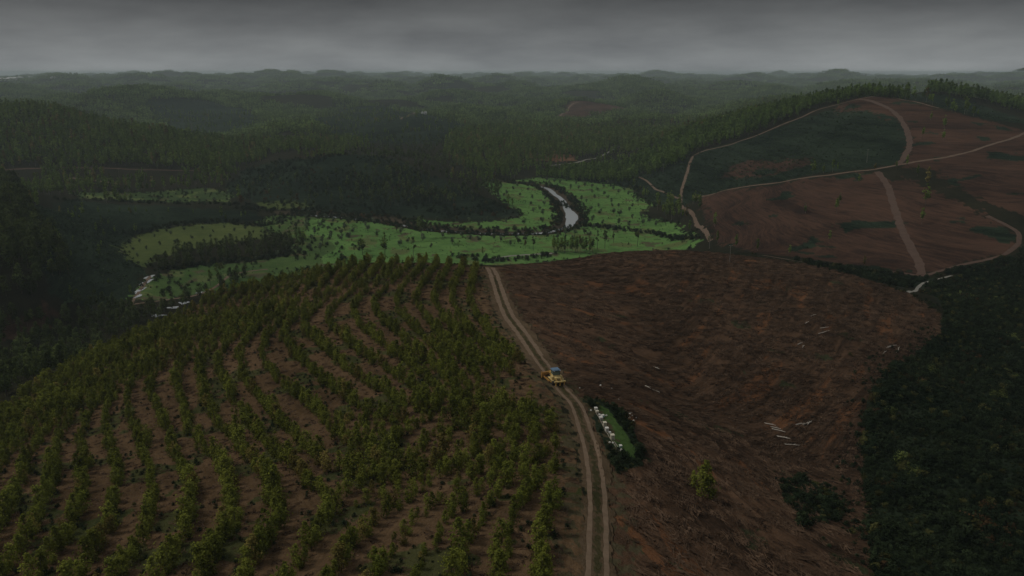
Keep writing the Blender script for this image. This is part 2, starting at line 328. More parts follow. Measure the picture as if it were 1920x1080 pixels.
def ground_build(t, o):
    col = attr(t, 'cover').outputs['Color']; col2 = attr(t, 'cover_b').outputs['Color']; ph = attr(t, 'contour').outputs['Fac']; fur = attr(t, 'furrow').outputs['Fac']
    g = t.nodes.new('ShaderNodeNewGeometry').outputs['Position']
    sp = t.nodes.new('ShaderNodeSeparateXYZ'); t.links.new(g, sp.inputs[0])
    cb = t.nodes.new('ShaderNodeCombineXYZ')
    t.links.new(mathn(t, 'MULTIPLY', sp.outputs[0], .022), cb.inputs[0]); t.links.new(mathn(t, 'MULTIPLY', sp.outputs[1], .022), cb.inputs[1])
    # streaks follow the furrow field; a wobble keeps them from being ruled lines
    wob = noise(t, g, .13, 2); ph2 = mathn(t, 'ADD', ph, mathn(t, 'MULTIPLY', wob, .3)); t.links.new(ph2, cb.inputs[2])
    st1 = noise(t, cb.outputs[0], 2.6, 5, .72); st2 = noise(t, cb.outputs[0], .38, 3, .6)
    st3 = noise(t, cb.outputs[0], .17, 2, .5)
    st = mathn(t, 'ADD', mathn(t, 'MULTIPLY', st1, .5), mathn(t, 'ADD', mathn(t, 'MULTIPLY', st2, .32), mathn(t, 'MULTIPLY', st3, .18)))
    fine = noise(t, g, 1.3, 4, .7); med = noise(t, g, .12, 6, .72); big = noise(t, g, .02, 7, .65)
    stc = maprange(t, st, .43, .57, 0, 1); fc = maprange(t, fine, .3, .7, 0, 1); mc = maprange(t, med, .35, .65, 0, 1)
    a = mathn(t, 'ADD', mathn(t, 'MULTIPLY', stc, fur), mathn(t, 'MULTIPLY', mc, mathn(t, 'SUBTRACT', 1.0, fur)))
    f = mathn(t, 'MULTIPLY', mathn(t, 'ADD', mathn(t, 'MULTIPLY', a, .72), mathn(t, 'MULTIPLY', fc, .28)), 1.0, True)
    f = mathn(t, 'ADD', f, mathn(t, 'MULTIPLY', mathn(t, 'SUBTRACT', big, .5), 1.6), True)
    c = mixc(t, f, col, col2)
    h = mathn(t, 'ADD', mathn(t, 'MULTIPLY', mathn(t, 'MULTIPLY', st, fur), 1.6), fine)
    principled(t, o, c, .95, h, strength=.9, dist=.6, spec=0)
M_ground = mat('ground', ground_build)
def foliage(name, a, b, c=None, tr=.22):
    def f(t, o):
        rnd = t.nodes.new('ShaderNodeObjectInfo').outputs['Random']; tint = attr(t, 'tint').outputs['Fac']
        g = t.nodes.new('ShaderNodeNewGeometry').outputs['Position']
        area = maprange(t, noise(t, g, .03, 2), .35, .65, 0, 1)
        k = mathn(t, 'ADD', mathn(t, 'MULTIPLY', rnd, .6), mathn(t, 'MULTIPLY', area, .4))
        col = mixc(t, k, a, b)
        if c: col = mixc(t, mathn(t, 'GREATER_THAN', rnd, .93), col, c)
        r2 = mathn(t, 'FRACT', mathn(t, 'MULTIPLY', rnd, 7.31)); vari = mathn(t, 'ADD', .62, mathn(t, 'MULTIPLY', r2, .76))
        col = scalecol(t, scalecol(t, col, vari), mathn(t, 'ADD', .5, mathn(t, 'MULTIPLY', tint, 1.0)))
        d = t.nodes.new('ShaderNodeBsdfDiffuse'); l = t.nodes.new('ShaderNodeBsdfTranslucent'); m = t.nodes.new('ShaderNodeMixShader'); m.inputs[0].default_value = tr
        t.links.new(col, d.inputs[0]); t.links.new(col, l.inputs[0]); t.links.new(d.outputs[0], m.inputs[1]); t.links.new(l.outputs[0], m.inputs[2]); t.links.new(m.outputs[0], o.inputs[0])
    return mat(name, f)
M_sap = foliage('young_eucalyptus_leaves', (.092,.108,.018), (.158,.165,.028), (.16,.13,.035))
M_euc = foliage('eucalyptus_leaves', (.09,.14,.028), (.17,.22,.045), (.17,.14,.045))
M_bright = foliage('bright_eucalyptus_leaves', (.085,.14,.03), (.14,.20,.045))
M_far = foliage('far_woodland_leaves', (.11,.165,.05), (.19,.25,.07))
M_pine = foliage('pine_needles', (.06,.088,.028), (.105,.13,.042))
M_darkleaf = foliage('dark_wood_leaves', (.042,.06,.02), (.085,.105,.032))
M_olive = foliage('olive_leaves', (.065,.088,.05), (.12,.145,.085))
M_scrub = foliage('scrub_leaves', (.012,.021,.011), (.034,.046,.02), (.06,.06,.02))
M_hillscrub = foliage('hillside_scrub_leaves', (.03,.05,.027), (.062,.085,.044))
M_light = foliage('yellow_green_leaves', (.03,.042,.016), (.06,.075,.025))
M_rust = foliage('rusty_bush_leaves', (.06,.036,.018), (.10,.058,.024))
def barkf(a, b):
    def f(t, o):
        g = t.nodes.new('ShaderNodeTexCoord').outputs['Object']; principled(t, o, mixc(t, noise(t, g, 3, 3), a, b), .9)
    return f
M_bark = mat('bark', barkf((.05,.038,.028), (.13,.105,.08)))
M_pale = mat('pale_bark', barkf((.16,.14,.11), (.3,.27,.22)))
def plain(name, c, rough=.6, metal=0, var=.25, sc=4.0, spec=.4):
    def f(t, o):
        g = t.nodes.new('ShaderNodeTexCoord').outputs['Object']; n = noise(t, g, sc, 4, .65)
        principled(t, o, mixc(t, maprange(t, n, .3, .7, 0, 1), tuple(x*(1-var) for x in c), tuple(min(1, x*(1+var*.6)) for x in c)), rough, metal=metal, spec=spec)
    return mat(name, f)
M_yel = plain('yellow_paint', (.62,.36,.075), .5, 0, .35, 2.5)
M_pyel = plain('faded_yellow_paint', (.68,.50,.2), .55, 0, .3, 2.5)
M_orange = plain('worn_orange_steel', (.50,.25,.06), .45, 0, .4, 2)
M_steel = plain('track_steel', (.10,.085,.075), .5, .6, .5, 5)
M_dark = plain('dark_machinery', (.03,.028,.026), .6)
M_blue = plain('blue_grey_roof_paint', (.12,.2,.29), .4, 0, .2, 2)
M_glass = plain('cab_glass', (.16,.21,.17), .08, 0, .2, 1, .8)
M_white = plain('white_painted_wood', (.74,.70,.62), .6, 0, .2, 3)
M_cream = plain('cream_painted_wood', (.62,.56,.42), .6, 0, .25, 3)
M_lid = plain('galvanised_hive_lid', (.66,.66,.62), .45, .1, .2, 3)
M_teal = plain('pale_teal_box_paint', (.30,.48,.44), .6)
M_plank = plain('weathered_plank', (.35,.31,.24), .8)
M_wall = plain('white_render', (.72,.70,.66), .8, 0, .15, .3)
M_roof = plain('pale_sheet_roof', (.55,.54,.52), .6, 0, .15, .3)
M_pole = plain('weathered_pole_wood', (.24,.22,.19), .9)
M_wood = plain('bleached_wood', (.50,.44,.36), .8)
def debrisf(t, o):
    rnd = t.nodes.new('ShaderNodeObjectInfo').outputs['Random']; principled(t, o, mixc(t, rnd, (.035,.021,.013), (.16,.10,.062)), .95, spec=.05)
M_debris = mat('brown_brush_wood', debrisf)
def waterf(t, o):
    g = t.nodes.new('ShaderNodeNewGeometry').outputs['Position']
    principled(t, o, (.52,.54,.54), .12, noise(t, g, .8, 3), strength=.25, dist=.15, spec=1.0)  # pale base colour stands in for bright sky mirrored in the water
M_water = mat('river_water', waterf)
def trackf(a, b, sc=.7):
    def f(t, o):
        g = t.nodes.new('ShaderNodeNewGeometry').outputs['Position']; n = noise(t, g, sc, 5, .7); n2 = noise(t, g, .08, 3)
        principled(t, o, mixc(t, mathn(t, 'ADD', mathn(t, 'MULTIPLY', maprange(t, n, .3, .7, 0, 1), .7), mathn(t, 'MULTIPLY', n2, .3)), a, b), .95, n, strength=.5, dist=.15, spec=.1)
    return f
M_track = mat('dirt_track', trackf((.13,.088,.055), (.235,.165,.11)))
M_htrack = mat('hill_track', trackf((.11,.072,.048), (.2,.14,.098), .3))
M_otrack = mat('ochre_track', trackf((.28,.15,.08), (.38,.22,.13), .3))
M_brtrack = mat('brown_track', trackf((.075,.045,.032), (.125,.08,.058), .3))
M_ptrack = mat('pale_track', trackf((.16,.15,.12), (.3,.28,.24), .3))
# ---------------------------------------------------------------- mesh helpers
def tag(o, label=None, cat=None, group=None, kind=None):
    if label: o['label'] = label
    if cat: o['category'] = cat
    if group: o['group'] = group
    if kind: o['kind'] = kind
    return o
def npmesh(name, V, F, mats, mi=None, attrs=None, smooth=False):
    me = bpy.data.meshes.new(name); V = np.asarray(V, np.float32)
    F = [np.asarray(f) for f in (F if isinstance(F, list) else [F])]
    me.vertices.add(len(V)); me.vertices.foreach_set('co', V.ravel())
    nl = sum(f.size for f in F); me.loops.add(nl); me.loops.foreach_set('vertex_index', np.concatenate([f.ravel() for f in F]).astype(np.int32))
    tot = np.concatenate([np.full(len(f), f.shape[1]) for f in F]); me.polygons.add(len(tot))
    me.polygons.foreach_set('loop_start', np.concatenate([[0], np.cumsum(tot)[:-1]]).astype(np.int32))
    try: me.polygons.foreach_set('loop_total', tot.astype(np.int32))
    except Exception: pass
    if smooth: me.polygons.foreach_set('use_smooth', np.ones(len(tot), bool))
    for m in mats: me.materials.append(m)
    if mi is not None: me.polygons.foreach_set('material_index', np.asarray(mi, np.int32))
    for k, (dom, ty, a) in (attrs or {}).items():
        at = me.attributes.new(k, ty, dom); at.data.foreach_set('color' if 'COLOR' in ty else 'value', np.asarray(a).ravel())
    me.update(calc_edges=True); me.validate(); return me
class MB:
    def __init__(s): s.v = []; s.f = []; s.n = 0
    def add(s, V, F): s.v += [tuple(p) for p in V]; s.f += [tuple(i + s.n for i in f) for f in F]; s.n += len(V); return s
    def box(s, c, d, rz=0, rx=0, taper=1.0):
        V = []
        for z in (-.5, .5):
            k = taper if z > 0 else 1
            for x, y in ((-.5,-.5),(.5,-.5),(.5,.5),(-.5,.5)):
                p = np.array([x*d[0]*k, y*d[1]*k, z*d[2]])
                if rx: p = np.array([p[0], p[1]*math.cos(rx)-p[2]*math.sin(rx), p[1]*math.sin(rx)+p[2]*math.cos(rx)])
                if rz: p = np.array([p[0]*math.cos(rz)-p[1]*math.sin(rz), p[0]*math.sin(rz)+p[1]*math.cos(rz), p[2]])
                V.append(p + np.array(c))
        return s.add(V, [(3,2,1,0),(4,5,6,7),(0,1,5,4),(1,2,6,5),(2,3,7,6),(3,0,4,7)])
    def tube(s, p, q, r0, r1=None, n=8):
        p = np.array(p, float); q = np.array(q, float); r1 = r0 if r1 is None else r1; d = q - p; d /= np.linalg.norm(d) + 1e-9
        a = np.cross(d, (0,0,1) if abs(d[2]) < .9 else (1,0,0)); a /= np.linalg.norm(a); b = np.cross(d, a)
        V = [p + r0*(math.cos(t)*a+math.sin(t)*b) for t in np.arange(n)*2*math.pi/n] + [q + r1*(math.cos(t)*a+math.sin(t)*b) for t in np.arange(n)*2*math.pi/n]
        return s.add(V, [(i, (i+1)%n, n+(i+1)%n, n+i) for i in range(n)] + [tuple(range(n-1,-1,-1)), tuple(range(n, 2*n))])
    def prism(s, prof, x0, x1):          # (y, z) profile extruded along x
        n = len(prof); V = [(x0, y, z) for y, z in prof] + [(x1, y, z) for y, z in prof]
        return s.add(V, [(i, n+i, n+(i+1)%n, (i+1)%n) for i in range(n)] + [tuple(range(n)), tuple(range(2*n-1, n-1, -1))])
    def build(s, name, m, parent=None, bevel=0, smooth=False):
        me = bpy.data.meshes.new(name); me.from_pydata([tuple(map(float, v)) for v in s.v], [], s.f); me.materials.append(m); me.update()
        import bmesh
        bm = bmesh.new(); bm.from_mesh(me); bmesh.ops.recalc_face_normals(bm, faces=bm.faces)
        if bevel: bmesh.ops.bevel(bm, geom=list(bm.edges), offset=bevel, segments=1, affect='EDGES')
        bm.to_mesh(me); bm.free()
        o = bpy.data.objects.new(name, me); COL.objects.link(o); o.parent = parent; return o
def empty(name, loc, rz=0, sc=1):
    o = bpy.data.objects.new(name, None); o.empty_display_size = .3; COL.objects.link(o); o.location = loc; o.rotation_euler = (0, 0, rz); o.scale = (sc,)*3; return o
def world(x, y, dz=0): return (float(x), float(y), float(H(x, y)) + ZC + dz)
# ---------------------------------------------------------------- the ground
NA, NR = 1150, 1250
ang = np.linspace(R(-50), R(50), NA); rad = np.geomspace(30, 15000, NR)
A_, R_ = np.meshgrid(ang, rad); X = (R_ * np.sin(A_)).ravel(); Y = (R_ * np.cos(A_)).ravel()
ZG = H(X, Y)
rr = np.hypot(X, Y)
# cover colours (dark, light) in linear albedo
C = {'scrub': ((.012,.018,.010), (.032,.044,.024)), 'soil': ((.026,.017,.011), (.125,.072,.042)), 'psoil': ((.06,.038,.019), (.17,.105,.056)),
     'hsoil': ((.026,.016,.012), (.105,.056,.036)), 'meadow': ((.066,.142,.038), (.15,.268,.072)), 'pale': ((.055,.078,.024), (.12,.145,.045)),
     'floor': ((.012,.014,.008), (.034,.030,.017)), 'hscrub': ((.004,.008,.005), (.034,.050,.029)), 'orange': ((.12,.06,.03), (.2,.11,.06)), 'wood': ((.03,.03,.018),(.055,.05,.03))}
dark = np.tile(np.array(C['floor'][0]), (len(X), 1)); light = np.tile(np.array(C['floor'][1]), (len(X), 1))
fur = np.full(len(X), .35); phase = ZG * np.where(rr > 1100, .28, 1.1)
_inf = inpoly(Z['field'], X, Y); _ff = furf(X[_inf], Y[_inf])
ZG[_inf] += .34 * gn(_ff*4.1, (X[_inf]+Y[_inf])*.012, 201) + .30 * gn(_ff*7.3, (X[_inf]+Y[_inf])*.02, 202) + .16*fbm(X[_inf]/1.6, Y[_inf]/1.6, 2, 203)
_hb = inpoly(Z['hill_brown'], X, Y) | inpoly(Z['hill_brown_2'], X, Y) | inpoly(Z['right_scrub'], X, Y)
ZG[_hb] += .45 * gn(ZG[_hb]*.55, (X[_hb])*.012, 205)
wobx = fbm(X/7, Y/7, 3, 21) * (1 + rr/160); woby = fbm(X/7, Y/7, 3, 31) * (1 + rr/160)
def paint(zone, c, f=None, ph=None, amt=1.8):
    global fur, phase
    m = inpoly(Z[zone], X + wobx*amt, Y + woby*amt) if isinstance(zone, str) else zone
    dark[m] = C[c][0]; light[m] = C[c][1]
    if f is not None: fur[m] = f
    if ph is not None: phase[m] = ph(X[m], Y[m])
    return m
for z in ('far_scrub_1', 'far_scrub_2', 'scrub_hill', 'left_scrub', 'right_scrub', 'mid_scrub', 'summit_scrub'): paint(z, 'hscrub', .8)
for z in ('near_scrub', 'hollow_scrub'): paint(z, 'scrub', .2)
paint('plantation', 'psoil', .55, lambda x, y: rowf(x, y) * 1.6, .3)
paint('field', 'soil', .9, lambda x, y: furf(x, y) * 2.6, .6)
paint('meadow', 'meadow', .1); paint('pale_meadow', 'pale', .2); lm = inpoly(Z['meadow'], X+wobx, Y+woby) & (X + 40*fbm(X/60, Y/60, 2, 66) < -.26*Y); dark[lm] = (.04,.075,.024); light[lm] = (.10,.155,.045)
paint('left_meadow', 'meadow', .1); dark[inpoly(Z['left_meadow'], X+wobx, Y+woby)] = (.03,.05,.02); light[inpoly(Z['left_meadow'], X+wobx, Y+woby)] = (.085,.125,.042); paint('small_meadow', 'pale', .1)
paint('hill_brown', 'hsoil', .9); paint('hill_brown_2', 'hsoil', .9); paint('hill_patch', 'hsoil', .9); paint('hill_patch_core', 'hscrub', .8)
paint('far_brown', 'hsoil', .8); paint('far_brown_2', 'hsoil', .8); paint('clearing', 'orange', .5); paint('left_brown', 'hsoil', .5)
paint('apiary_hedge', 'scrub', .1, amt=.3); paint('apiary_grass', 'meadow', .1, amt=.2)
# patches of green scrub creeping over the brown ground and brown litter in the scrub
pt = fbm(X/38, Y/38, 4, 41)
inb = inpoly(Z['hill_brown'], X, Y) | inpoly(Z['hill_brown_2'], X, Y)
m = inb & (pt > .38); dark[m] = C['hscrub'][0]; light[m] = C['hscrub'][1]
infield = inpoly(Z['field'], X, Y)
m = infield & (fbm(X/14, Y/14, 4, 43) > .52); dark[m] = (.03,.032,.015); light[m] = (.06,.06,.03)
m = infield & (fbm(furf(X, Y)*1.3, (X+Y)/60, 3, 53) > .30); light[m] = (.19,.088,.042); dark[m] = (.06,.03,.016)
inpl = inpoly(Z['plantation'], X, Y)
m = inpl & (fbm(X/11, Y/11, 3, 45) > .22); dark[m] = (.035,.042,.014); light[m] = (.085,.082,.032)
mm = inpoly(Z['meadow'], X+wobx, Y+woby) | inpoly(Z['left_meadow'], X+wobx, Y+woby)
q = mm & (fbm(X/26, Y/26, 4, 55) > .28); dark[q] = (.085,.11,.04); light[q] = (.15,.18,.06)
q = mm & (fbm(X/18, Y/18, 4, 57) > .42); dark[q] = (.07,.062,.035); light[q] = (.12,.11,.055)
q = mm & (fbm(X/12, Y/12, 4, 59) < -.40); dark[q] = (.045,.085,.022); light[q] = (.08,.14,.035)
paint('apiary_hedge', 'scrub', .1, amt=.3); ag = paint('apiary_grass', 'meadow', .1, amt=.35); dark[ag] = (.035,.065,.02); light[ag] = (.09,.15,.04)
# a river bed of mud and stones
d = linedist(RIVER, X, Y, 30); m = d < 11 + fbm(X/9, Y/9, 2, 47) * 6; dark[m] = (.045,.034,.022); light[m] = (.085,.065,.042)
# verges of the near track
TRACK = smoothline(poly([(1115,1250),(1120,1079),(1120,931),(1110,850),(1096,804),(1081,761),(1052,727),(1016,680),(981,629),(951,586),(935,544),(925,514),(918,502)], 40, 300), 1.0)
d = linedist(TRACK, X, Y, 14) + fbm(X/3, Y/3, 3, 49) * 1.6
wdv = np.where(Y < 155, 1.9, 3.2)
m = (d < wdv); dark[m] = (.07,.048,.027); light[m] = (.145,.10,.06); fur[m] = 0
m = (linedist(TRACK, X, Y, 3) + fbm(X/1.2, Y/1.2, 3, 51)*.75 < .36) & (Y < 260); dark[m] = (.035,.034,.014); light[m] = (.08,.066,.032)
m = (d < 4.6) & (d >= wdv) & (fbm(X/2, Y/2, 2, 50) > 0); dark[m] = (.05,.045,.02); light[m] = (.1,.08,.045)
V = np.stack([X, Y, ZG + ZC], 1)
ii = (np.arange(NR-1)[:, None] * NA + np.arange(NA-1)[None]).ravel()
F = np.stack([ii, ii+1, ii+NA+1, ii+NA], 1)[:, ::-1]
def rgba(c): return np.concatenate([c, np.ones((len(c), 1))], 1).astype(np.float32)
me = npmesh('ground', V, F, [M_ground], attrs={'cover': ('POINT', 'FLOAT_COLOR', rgba(dark)), 'cover_b': ('POINT', 'FLOAT_COLOR', rgba(light)),
    'contour': ('POINT', 'FLOAT', phase.astype(np.float32)), 'furrow': ('POINT', 'FLOAT', fur.astype(np.float32))}, smooth=True)
go = bpy.data.objects.new('ground', me); COL.objects.link(go); tag(go, kind='structure')
# fast height look-up from the mesh grid itself (so that things sit on the drawn surface)
ZG2 = ZG.reshape(NR, NA); lr0, lr1 = math.log(30), math.log(15000)
def hz(x, y):
    x = np.asarray(x, float); y = np.asarray(y, float)
    fi = np.clip((np.log(np.hypot(x, y)) - lr0) / (lr1 - lr0) * (NR-1), 0, NR-1.001); fj = np.clip((np.arctan2(x, y) - ang[0]) / (ang[-1]-ang[0]) * (NA-1), 0, NA-1.001)
    i = fi.astype(int); j = fj.astype(int); a = fi - i; b = fj - j
    return (ZG2[i,j]*(1-b)+ZG2[i,j+1]*b)*(1-a) + (ZG2[i+1,j]*(1-b)+ZG2[i+1,j+1]*b)*a + ZC
def hw(x, y, dz=0): return (float(x), float(y), float(hz(x, y)) + dz)
# ---------------------------------------------------------------- tracks, paths and the river: thin sheets draped on the ground
def ribbon(name, line, width, m, lift=None, jag=.15, off=0.0, seed=0, kind='structure', level=None, cols=4):
    t = np.gradient(line, axis=0); t /= np.linalg.norm(t, axis=1)[:, None] + 1e-9; nrm = np.stack([-t[:, 1], t[:, 0]], 1)
    s = np.cumsum(np.concatenate([[0], np.hypot(*np.diff(line, axis=0).T)])); wv = np.broadcast_to(width, (len(line),)) if not callable(width) else width(s / s[-1])
    L = wv/2 * (1 + jag * fbm(s/3.1, s*0+seed, 3, seed)); Rr = wv/2 * (1 + jag * fbm(s/3.1, s*0+seed+50, 3, seed+1))
    V = []
    for k in range(cols+1):
        a = k / cols; p = line + nrm * (off + (-L + (L + Rr) * a))[:, None]
        r = np.hypot(p[:, 0], p[:, 1]); z = hz(p[:, 0], p[:, 1]) + ((.02 + r*.00022) if lift is None else lift) if level is None else np.full(len(p), level)
        V.append(np.stack([p[:, 0], p[:, 1], z], 1))
    V = np.stack(V, 1).reshape(-1, 3); n = len(line); c = cols+1
    ii = (np.arange(n-1)[:, None]*c + np.arange(cols)[None]).ravel(); F = np.stack([ii, ii+1, ii+c+1, ii+c], 1)[:, ::-1]
    o = bpy.data.objects.new(name, npmesh(name, V, F, [m], smooth=True)); COL.objects.link(o); tag(o, kind=kind); return o
lo = TRACK[TRACK[:, 1] < 170]; hi = TRACK[TRACK[:, 1] > 120]
ribbon('dirt_track', lo, .62, M_track, off=.98, jag=.6, seed=1, cols=2); ribbon('dirt_track', lo, .62, M_track, off=-.98, jag=.6, seed=2, cols=2)
ribbon('dirt_track', TRACK[TRACK[:, 1] > 169], lambda s: .9 + .5*s, M_track, off=1.1, jag=.5, seed=3, cols=2); ribbon('dirt_track', TRACK[TRACK[:, 1] > 169], lambda s: .9+.5*s, M_track, off=-1.1, jag=.5, seed=4, cols=2)
ROADS = []
for pts, wd, m, D0, D1 in [
 ([(1332,452),(1320,430),(1300,405),(1280,390),(1276,370),(1283,340),(1295,302),(1310,287),(1360,274),(1400,261),(1450,241),(1500,221),(1540,204),(1610,186),(1670,178),(1720,192),(1760,203)], 4.2, M_htrack, 480, 870),
 ([(1610,187),(1640,192),(1670,206),(1690,226),(1702,250),(1705,275),(1695,295),(1685,308)], 6.5, M_brtrack, 540, 900),
 ([(1300,369),(1360,357),(1450,344),(1530,331),(1600,322),(1650,316),(1720,303),(1800,290),(1860,271),(1920,250),(2000,225)], 3.6, M_htrack, 480, 900),
 ([(1645,322),(1665,350),(1680,400),(1700,450),(1722,490),(1728,515)], 6.0, M_brtrack, 340, 620),
 ([(1430,479),(1500,491),(1600,501),(1700,513),(1728,518),(1790,500),(1860,485),(1895,470),(1912,450),(1900,430),(1850,405)], 3.6, M_brtrack, 345, 600),
 ([(1195,332),(1220,346),(1245,361),(1275,374)], 2.6, M_htrack, 600, 1000),
 ([(752,224),(764,219),(774,214),(777,212),(768,210)], 6.5, M_htrack, 1200, 1900),
 ([(1048,222),(1065,205),(1084,192)], 9, M_htrack, 1500, 2300), ([(1165,196),(1180,199),(1192,205)], 9, M_otrack, 1500, 2300),
 ([(1020,311),(1080,305),(1110,298),(1140,286),(1160,274)], 5, M_ptrack, 900, 1500),
 ([(244,572),(262,545),(282,518)], 2.8, M_htrack, 380, 620), ([(247,571),(315,562),(366,554),(405,538),(438,514),(502,505)], 3.2, M_htrack, 380, 620),
 ([(-60,322),(0,319),(80,316),(160,315),(250,318),(370,320)], 5, M_brtrack, 700, 1000), ([(130,334),(180,339),(225,346)], 5, M_htrack, 650, 1000),
 ([(918,488),(950,481),(990,478),(1040,475)], 4.5, M_ptrack, 360, 620),
 ([(655,213),(690,203)], 7, M_ptrack, 1400, 2000), ([(560,228),(640,207),(740,206)], 5, M_htrack, 1500, 2100),
 ([(1703,552),(1722,538),(1745,527),(1785,517)], 2.4, M_ptrack, 290, 420),
]:
    ln = smoothline(poly(pts, D0, D1), 4); ROADS.append((ln, wd))
    ribbon('dirt_road', ln, wd*.66, m, seed=len(ROADS)*3, jag=.6)
RW = RIVER
rs = np.linspace(0, 1, len(RW))
_rc = np.array(hit(1071, 404, 500, 1000)); wd = 5.0 + 5.5*np.exp(-(np.hypot(*(RW-_rc).T)/38)**2)
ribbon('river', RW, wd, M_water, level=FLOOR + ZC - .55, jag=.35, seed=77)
# ---------------------------------------------------------------- plants: prototypes
def leafcloud(centres, sizes, flat=.6, rg=rng, face=None):
    n = len(centres); a = rg.normal(size=(n, 3))
    if face is not None:      # leaves turn their faces outward and up, with scatter
        f = face + rg.normal(size=(n, 3))*.55; f /= np.linalg.norm(f, axis=1)[:, None]; a -= (a*f).sum(1)[:, None]*f; a /= np.linalg.norm(a, axis=1)[:, None]; b = np.cross(f, a); c = f
        s = sizes[:, None]; V = np.stack([centres - a*s, centres - b*s*flat - c*s*.15, centres + a*s*.9, centres + b*s*flat - c*s*.15], 1).reshape(-1, 3)
        return V, (np.arange(n)*4)[:, None] + np.arange(4)[None]
    a = a; a /= np.linalg.norm(a, axis=1)[:, None]
    b = rg.normal(size=(n, 3)); b -= (a*b).sum(1)[:, None]*a; b /= np.linalg.norm(b, axis=1)[:, None]; c = np.cross(a, b)
    s = sizes[:, None]; V = np.stack([centres - a*s, centres - b*s*flat + c*s*.18, centres + a*s*.9, centres + b*s*flat + c*s*.18], 1).reshape(-1, 3)
    return V, (np.arange(n)*4)[:, None] + np.arange(4)[None]
def crown(profile, h, n, size, clumps=14, rg=rng, lean=0, core=.5):
    """leaf clumps scattered through a crown whose radius at height fraction t is profile(t)."""
    out = []
    tt = rg.random(clumps); tt = np.sort(tt); az = rg.random(clumps)*6.283; rr_ = np.sqrt(rg.random(clumps))
    cc = np.stack([np.cos(az)*rr_*profile(tt)*.75, np.sin(az)*rr_*profile(tt)*.75, tt], 1); bright = rg.random(clumps)
    k = rg.integers(0, clumps, n); spread = np.maximum(profile(tt[k])*core, .08*size)
    off = rg.normal(size=(n, 3)) * np.stack([spread*.6, spread*.6, spread*.75], 1)
    p = np.stack([cc[k, 0], cc[k, 1], h[0] + tt[k]*(h[1]-h[0])], 1) + off
    p[:, 2] = np.clip(p[:, 2], h[0]*.85, h[1]*1.03); p[:, 0] += lean*(p[:, 2])
    fc_ = off / (np.linalg.norm(off, axis=1)[:, None] + 1e-6) * .6; rad_ = p - np.array([0, 0, h[0] + .35*(h[1]-h[0])]); fc_ = fc_ + rad_ / (np.linalg.norm(rad_, axis=1)[:, None] + 1e-6) * .7 + np.array([0, 0, .35])
    V, F = leafcloud(p, size*(.6+.8*rg.random(n)), rg=rg, face=fc_)
    tint = np.clip(.25 + .5*bright[k] + .25*rg.random(n), 0, 1); return V, F, np.repeat(tint, 4)
def trunkmesh(name, h, r, m, limbs=0, spread=1, wob=.02, rg=rng, limb_from=.4, up=1.0):
    b = MB(); p = np.zeros(3); n = 4
    path = [p]
    for i in range(n):
        p = p + np.array([rg.normal()*wob*h, rg.normal()*wob*h, h/n]); path.append(p)
    for i in range(n): b.tube(path[i] - (0, 0, .3 if i == 0 else 0), path[i+1], r*(1-.75*i/n), r*(1-.75*(i+1)/n), 6)
    for i in range(limbs):
        t = limb_from + (1-limb_from)*(i+.5)/limbs; q = path[0]*(1-t) + path[-1]*t if n == 0 else np.array([np.interp(t*h, [a[2] for a in path], [a[k] for a in path]) for k in range(3)])
        az = i*2.4 + rg.random(); e = q + np.array([math.cos(az)*spread, math.sin(az)*spread, spread*up*(.4+.5*rg.random())])
        b.tube(q, e, r*.45*(1.2-t), r*.12, 5)
    me = bpy.data.meshes.new(name); me.from_pydata([tuple(map(float, v)) for v in b.v], [], b.f); me.materials.append(m); me.update(); return me
def leafmesh(name, parts, m):
    V = np.concatenate([p[0] for p in parts]); F = []; n = 0
    for p in parts: F.append(p[1] + n); n += len(p[0])
    return npmesh(name, V, np.concatenate(F), [m], attrs={'tint': ('POINT', 'FLOAT', np.concatenate([p[2] for p in parts]).astype(np.float32))})
prof_sap = lambda t: .95 * np.sin(np.pi*np.clip(t*.82+.14, 0, 1))**.8 * (1-.35*t)
prof_euc = lambda t: 1.9 * np.sin(np.pi*np.clip(t*.86+.12, 0, 1))**.7
prof_olive = lambda t: 2.1 * np.sin(np.pi*np.clip(t*.8+.15, 0, 1))**.6
prof_pine = lambda t: 2.6 * np.sin(np.pi*np.clip(t*.75+.2, 0, 1))**.8 * (1-.3*t)
prof_bush = lambda t: 1.0 * np.sqrt(np.clip(1-t*t, 0.05, 1))
def make_kind(kind, n, fn): return [fn(i) for i in range(n)]
def sap(i):
    g = np.random.default_rng(100+i); hh = 3.3 + .7*g.random(); w_ = 1.22+.35*g.random()
    return (leafmesh('crown', [crown(lambda t: prof_sap(t)*w_, (.25, hh), 560, .155, 15, g)], M_sap), trunkmesh('trunk', hh*.85, .06, M_bark, 5, .5, rg=g))
def euc(i):
    g = np.random.default_rng(200+i); hh = 12 + 2.5*g.random(); w_ = .8+.4*g.random(); b0 = 3 + 2.5*g.random()
    return (leafmesh('crown', [crown(lambda t: prof_euc(t)*w_, (b0, hh), 260, .62, 16, g)], M_euc), trunkmesh('trunk', hh*.92, .17, M_pale if i % 3 == 0 else M_bark, 6, 1.3, .008, g))
def dark_tree(i):
    g = np.random.default_rng(230+i); hh = 11 + 3*g.random(); w_ = 1.2+.5*g.random(); b0 = 1.5 + 2*g.random()
    return (leafmesh('crown', [crown(lambda t: prof_euc(t)*w_, (b0, hh), 360, .5, 18, g)], M_darkleaf), trunkmesh('trunk', hh*.92, .2, M_bark, 6, 1.5, .008, g))
def bright_tree(i):
    g = np.random.default_rng(260+i); hh = 12.5 + 2*g.random(); w_ = .85+.25*g.random(); b0 = 3 + 2*g.random()
    return (leafmesh('crown', [crown(lambda t: prof_euc(t)*w_, (b0, hh), 260, .6, 14, g)], M_bright), trunkmesh('trunk', hh*.92, .15, M_bark, 5, 1.2, .006, g))
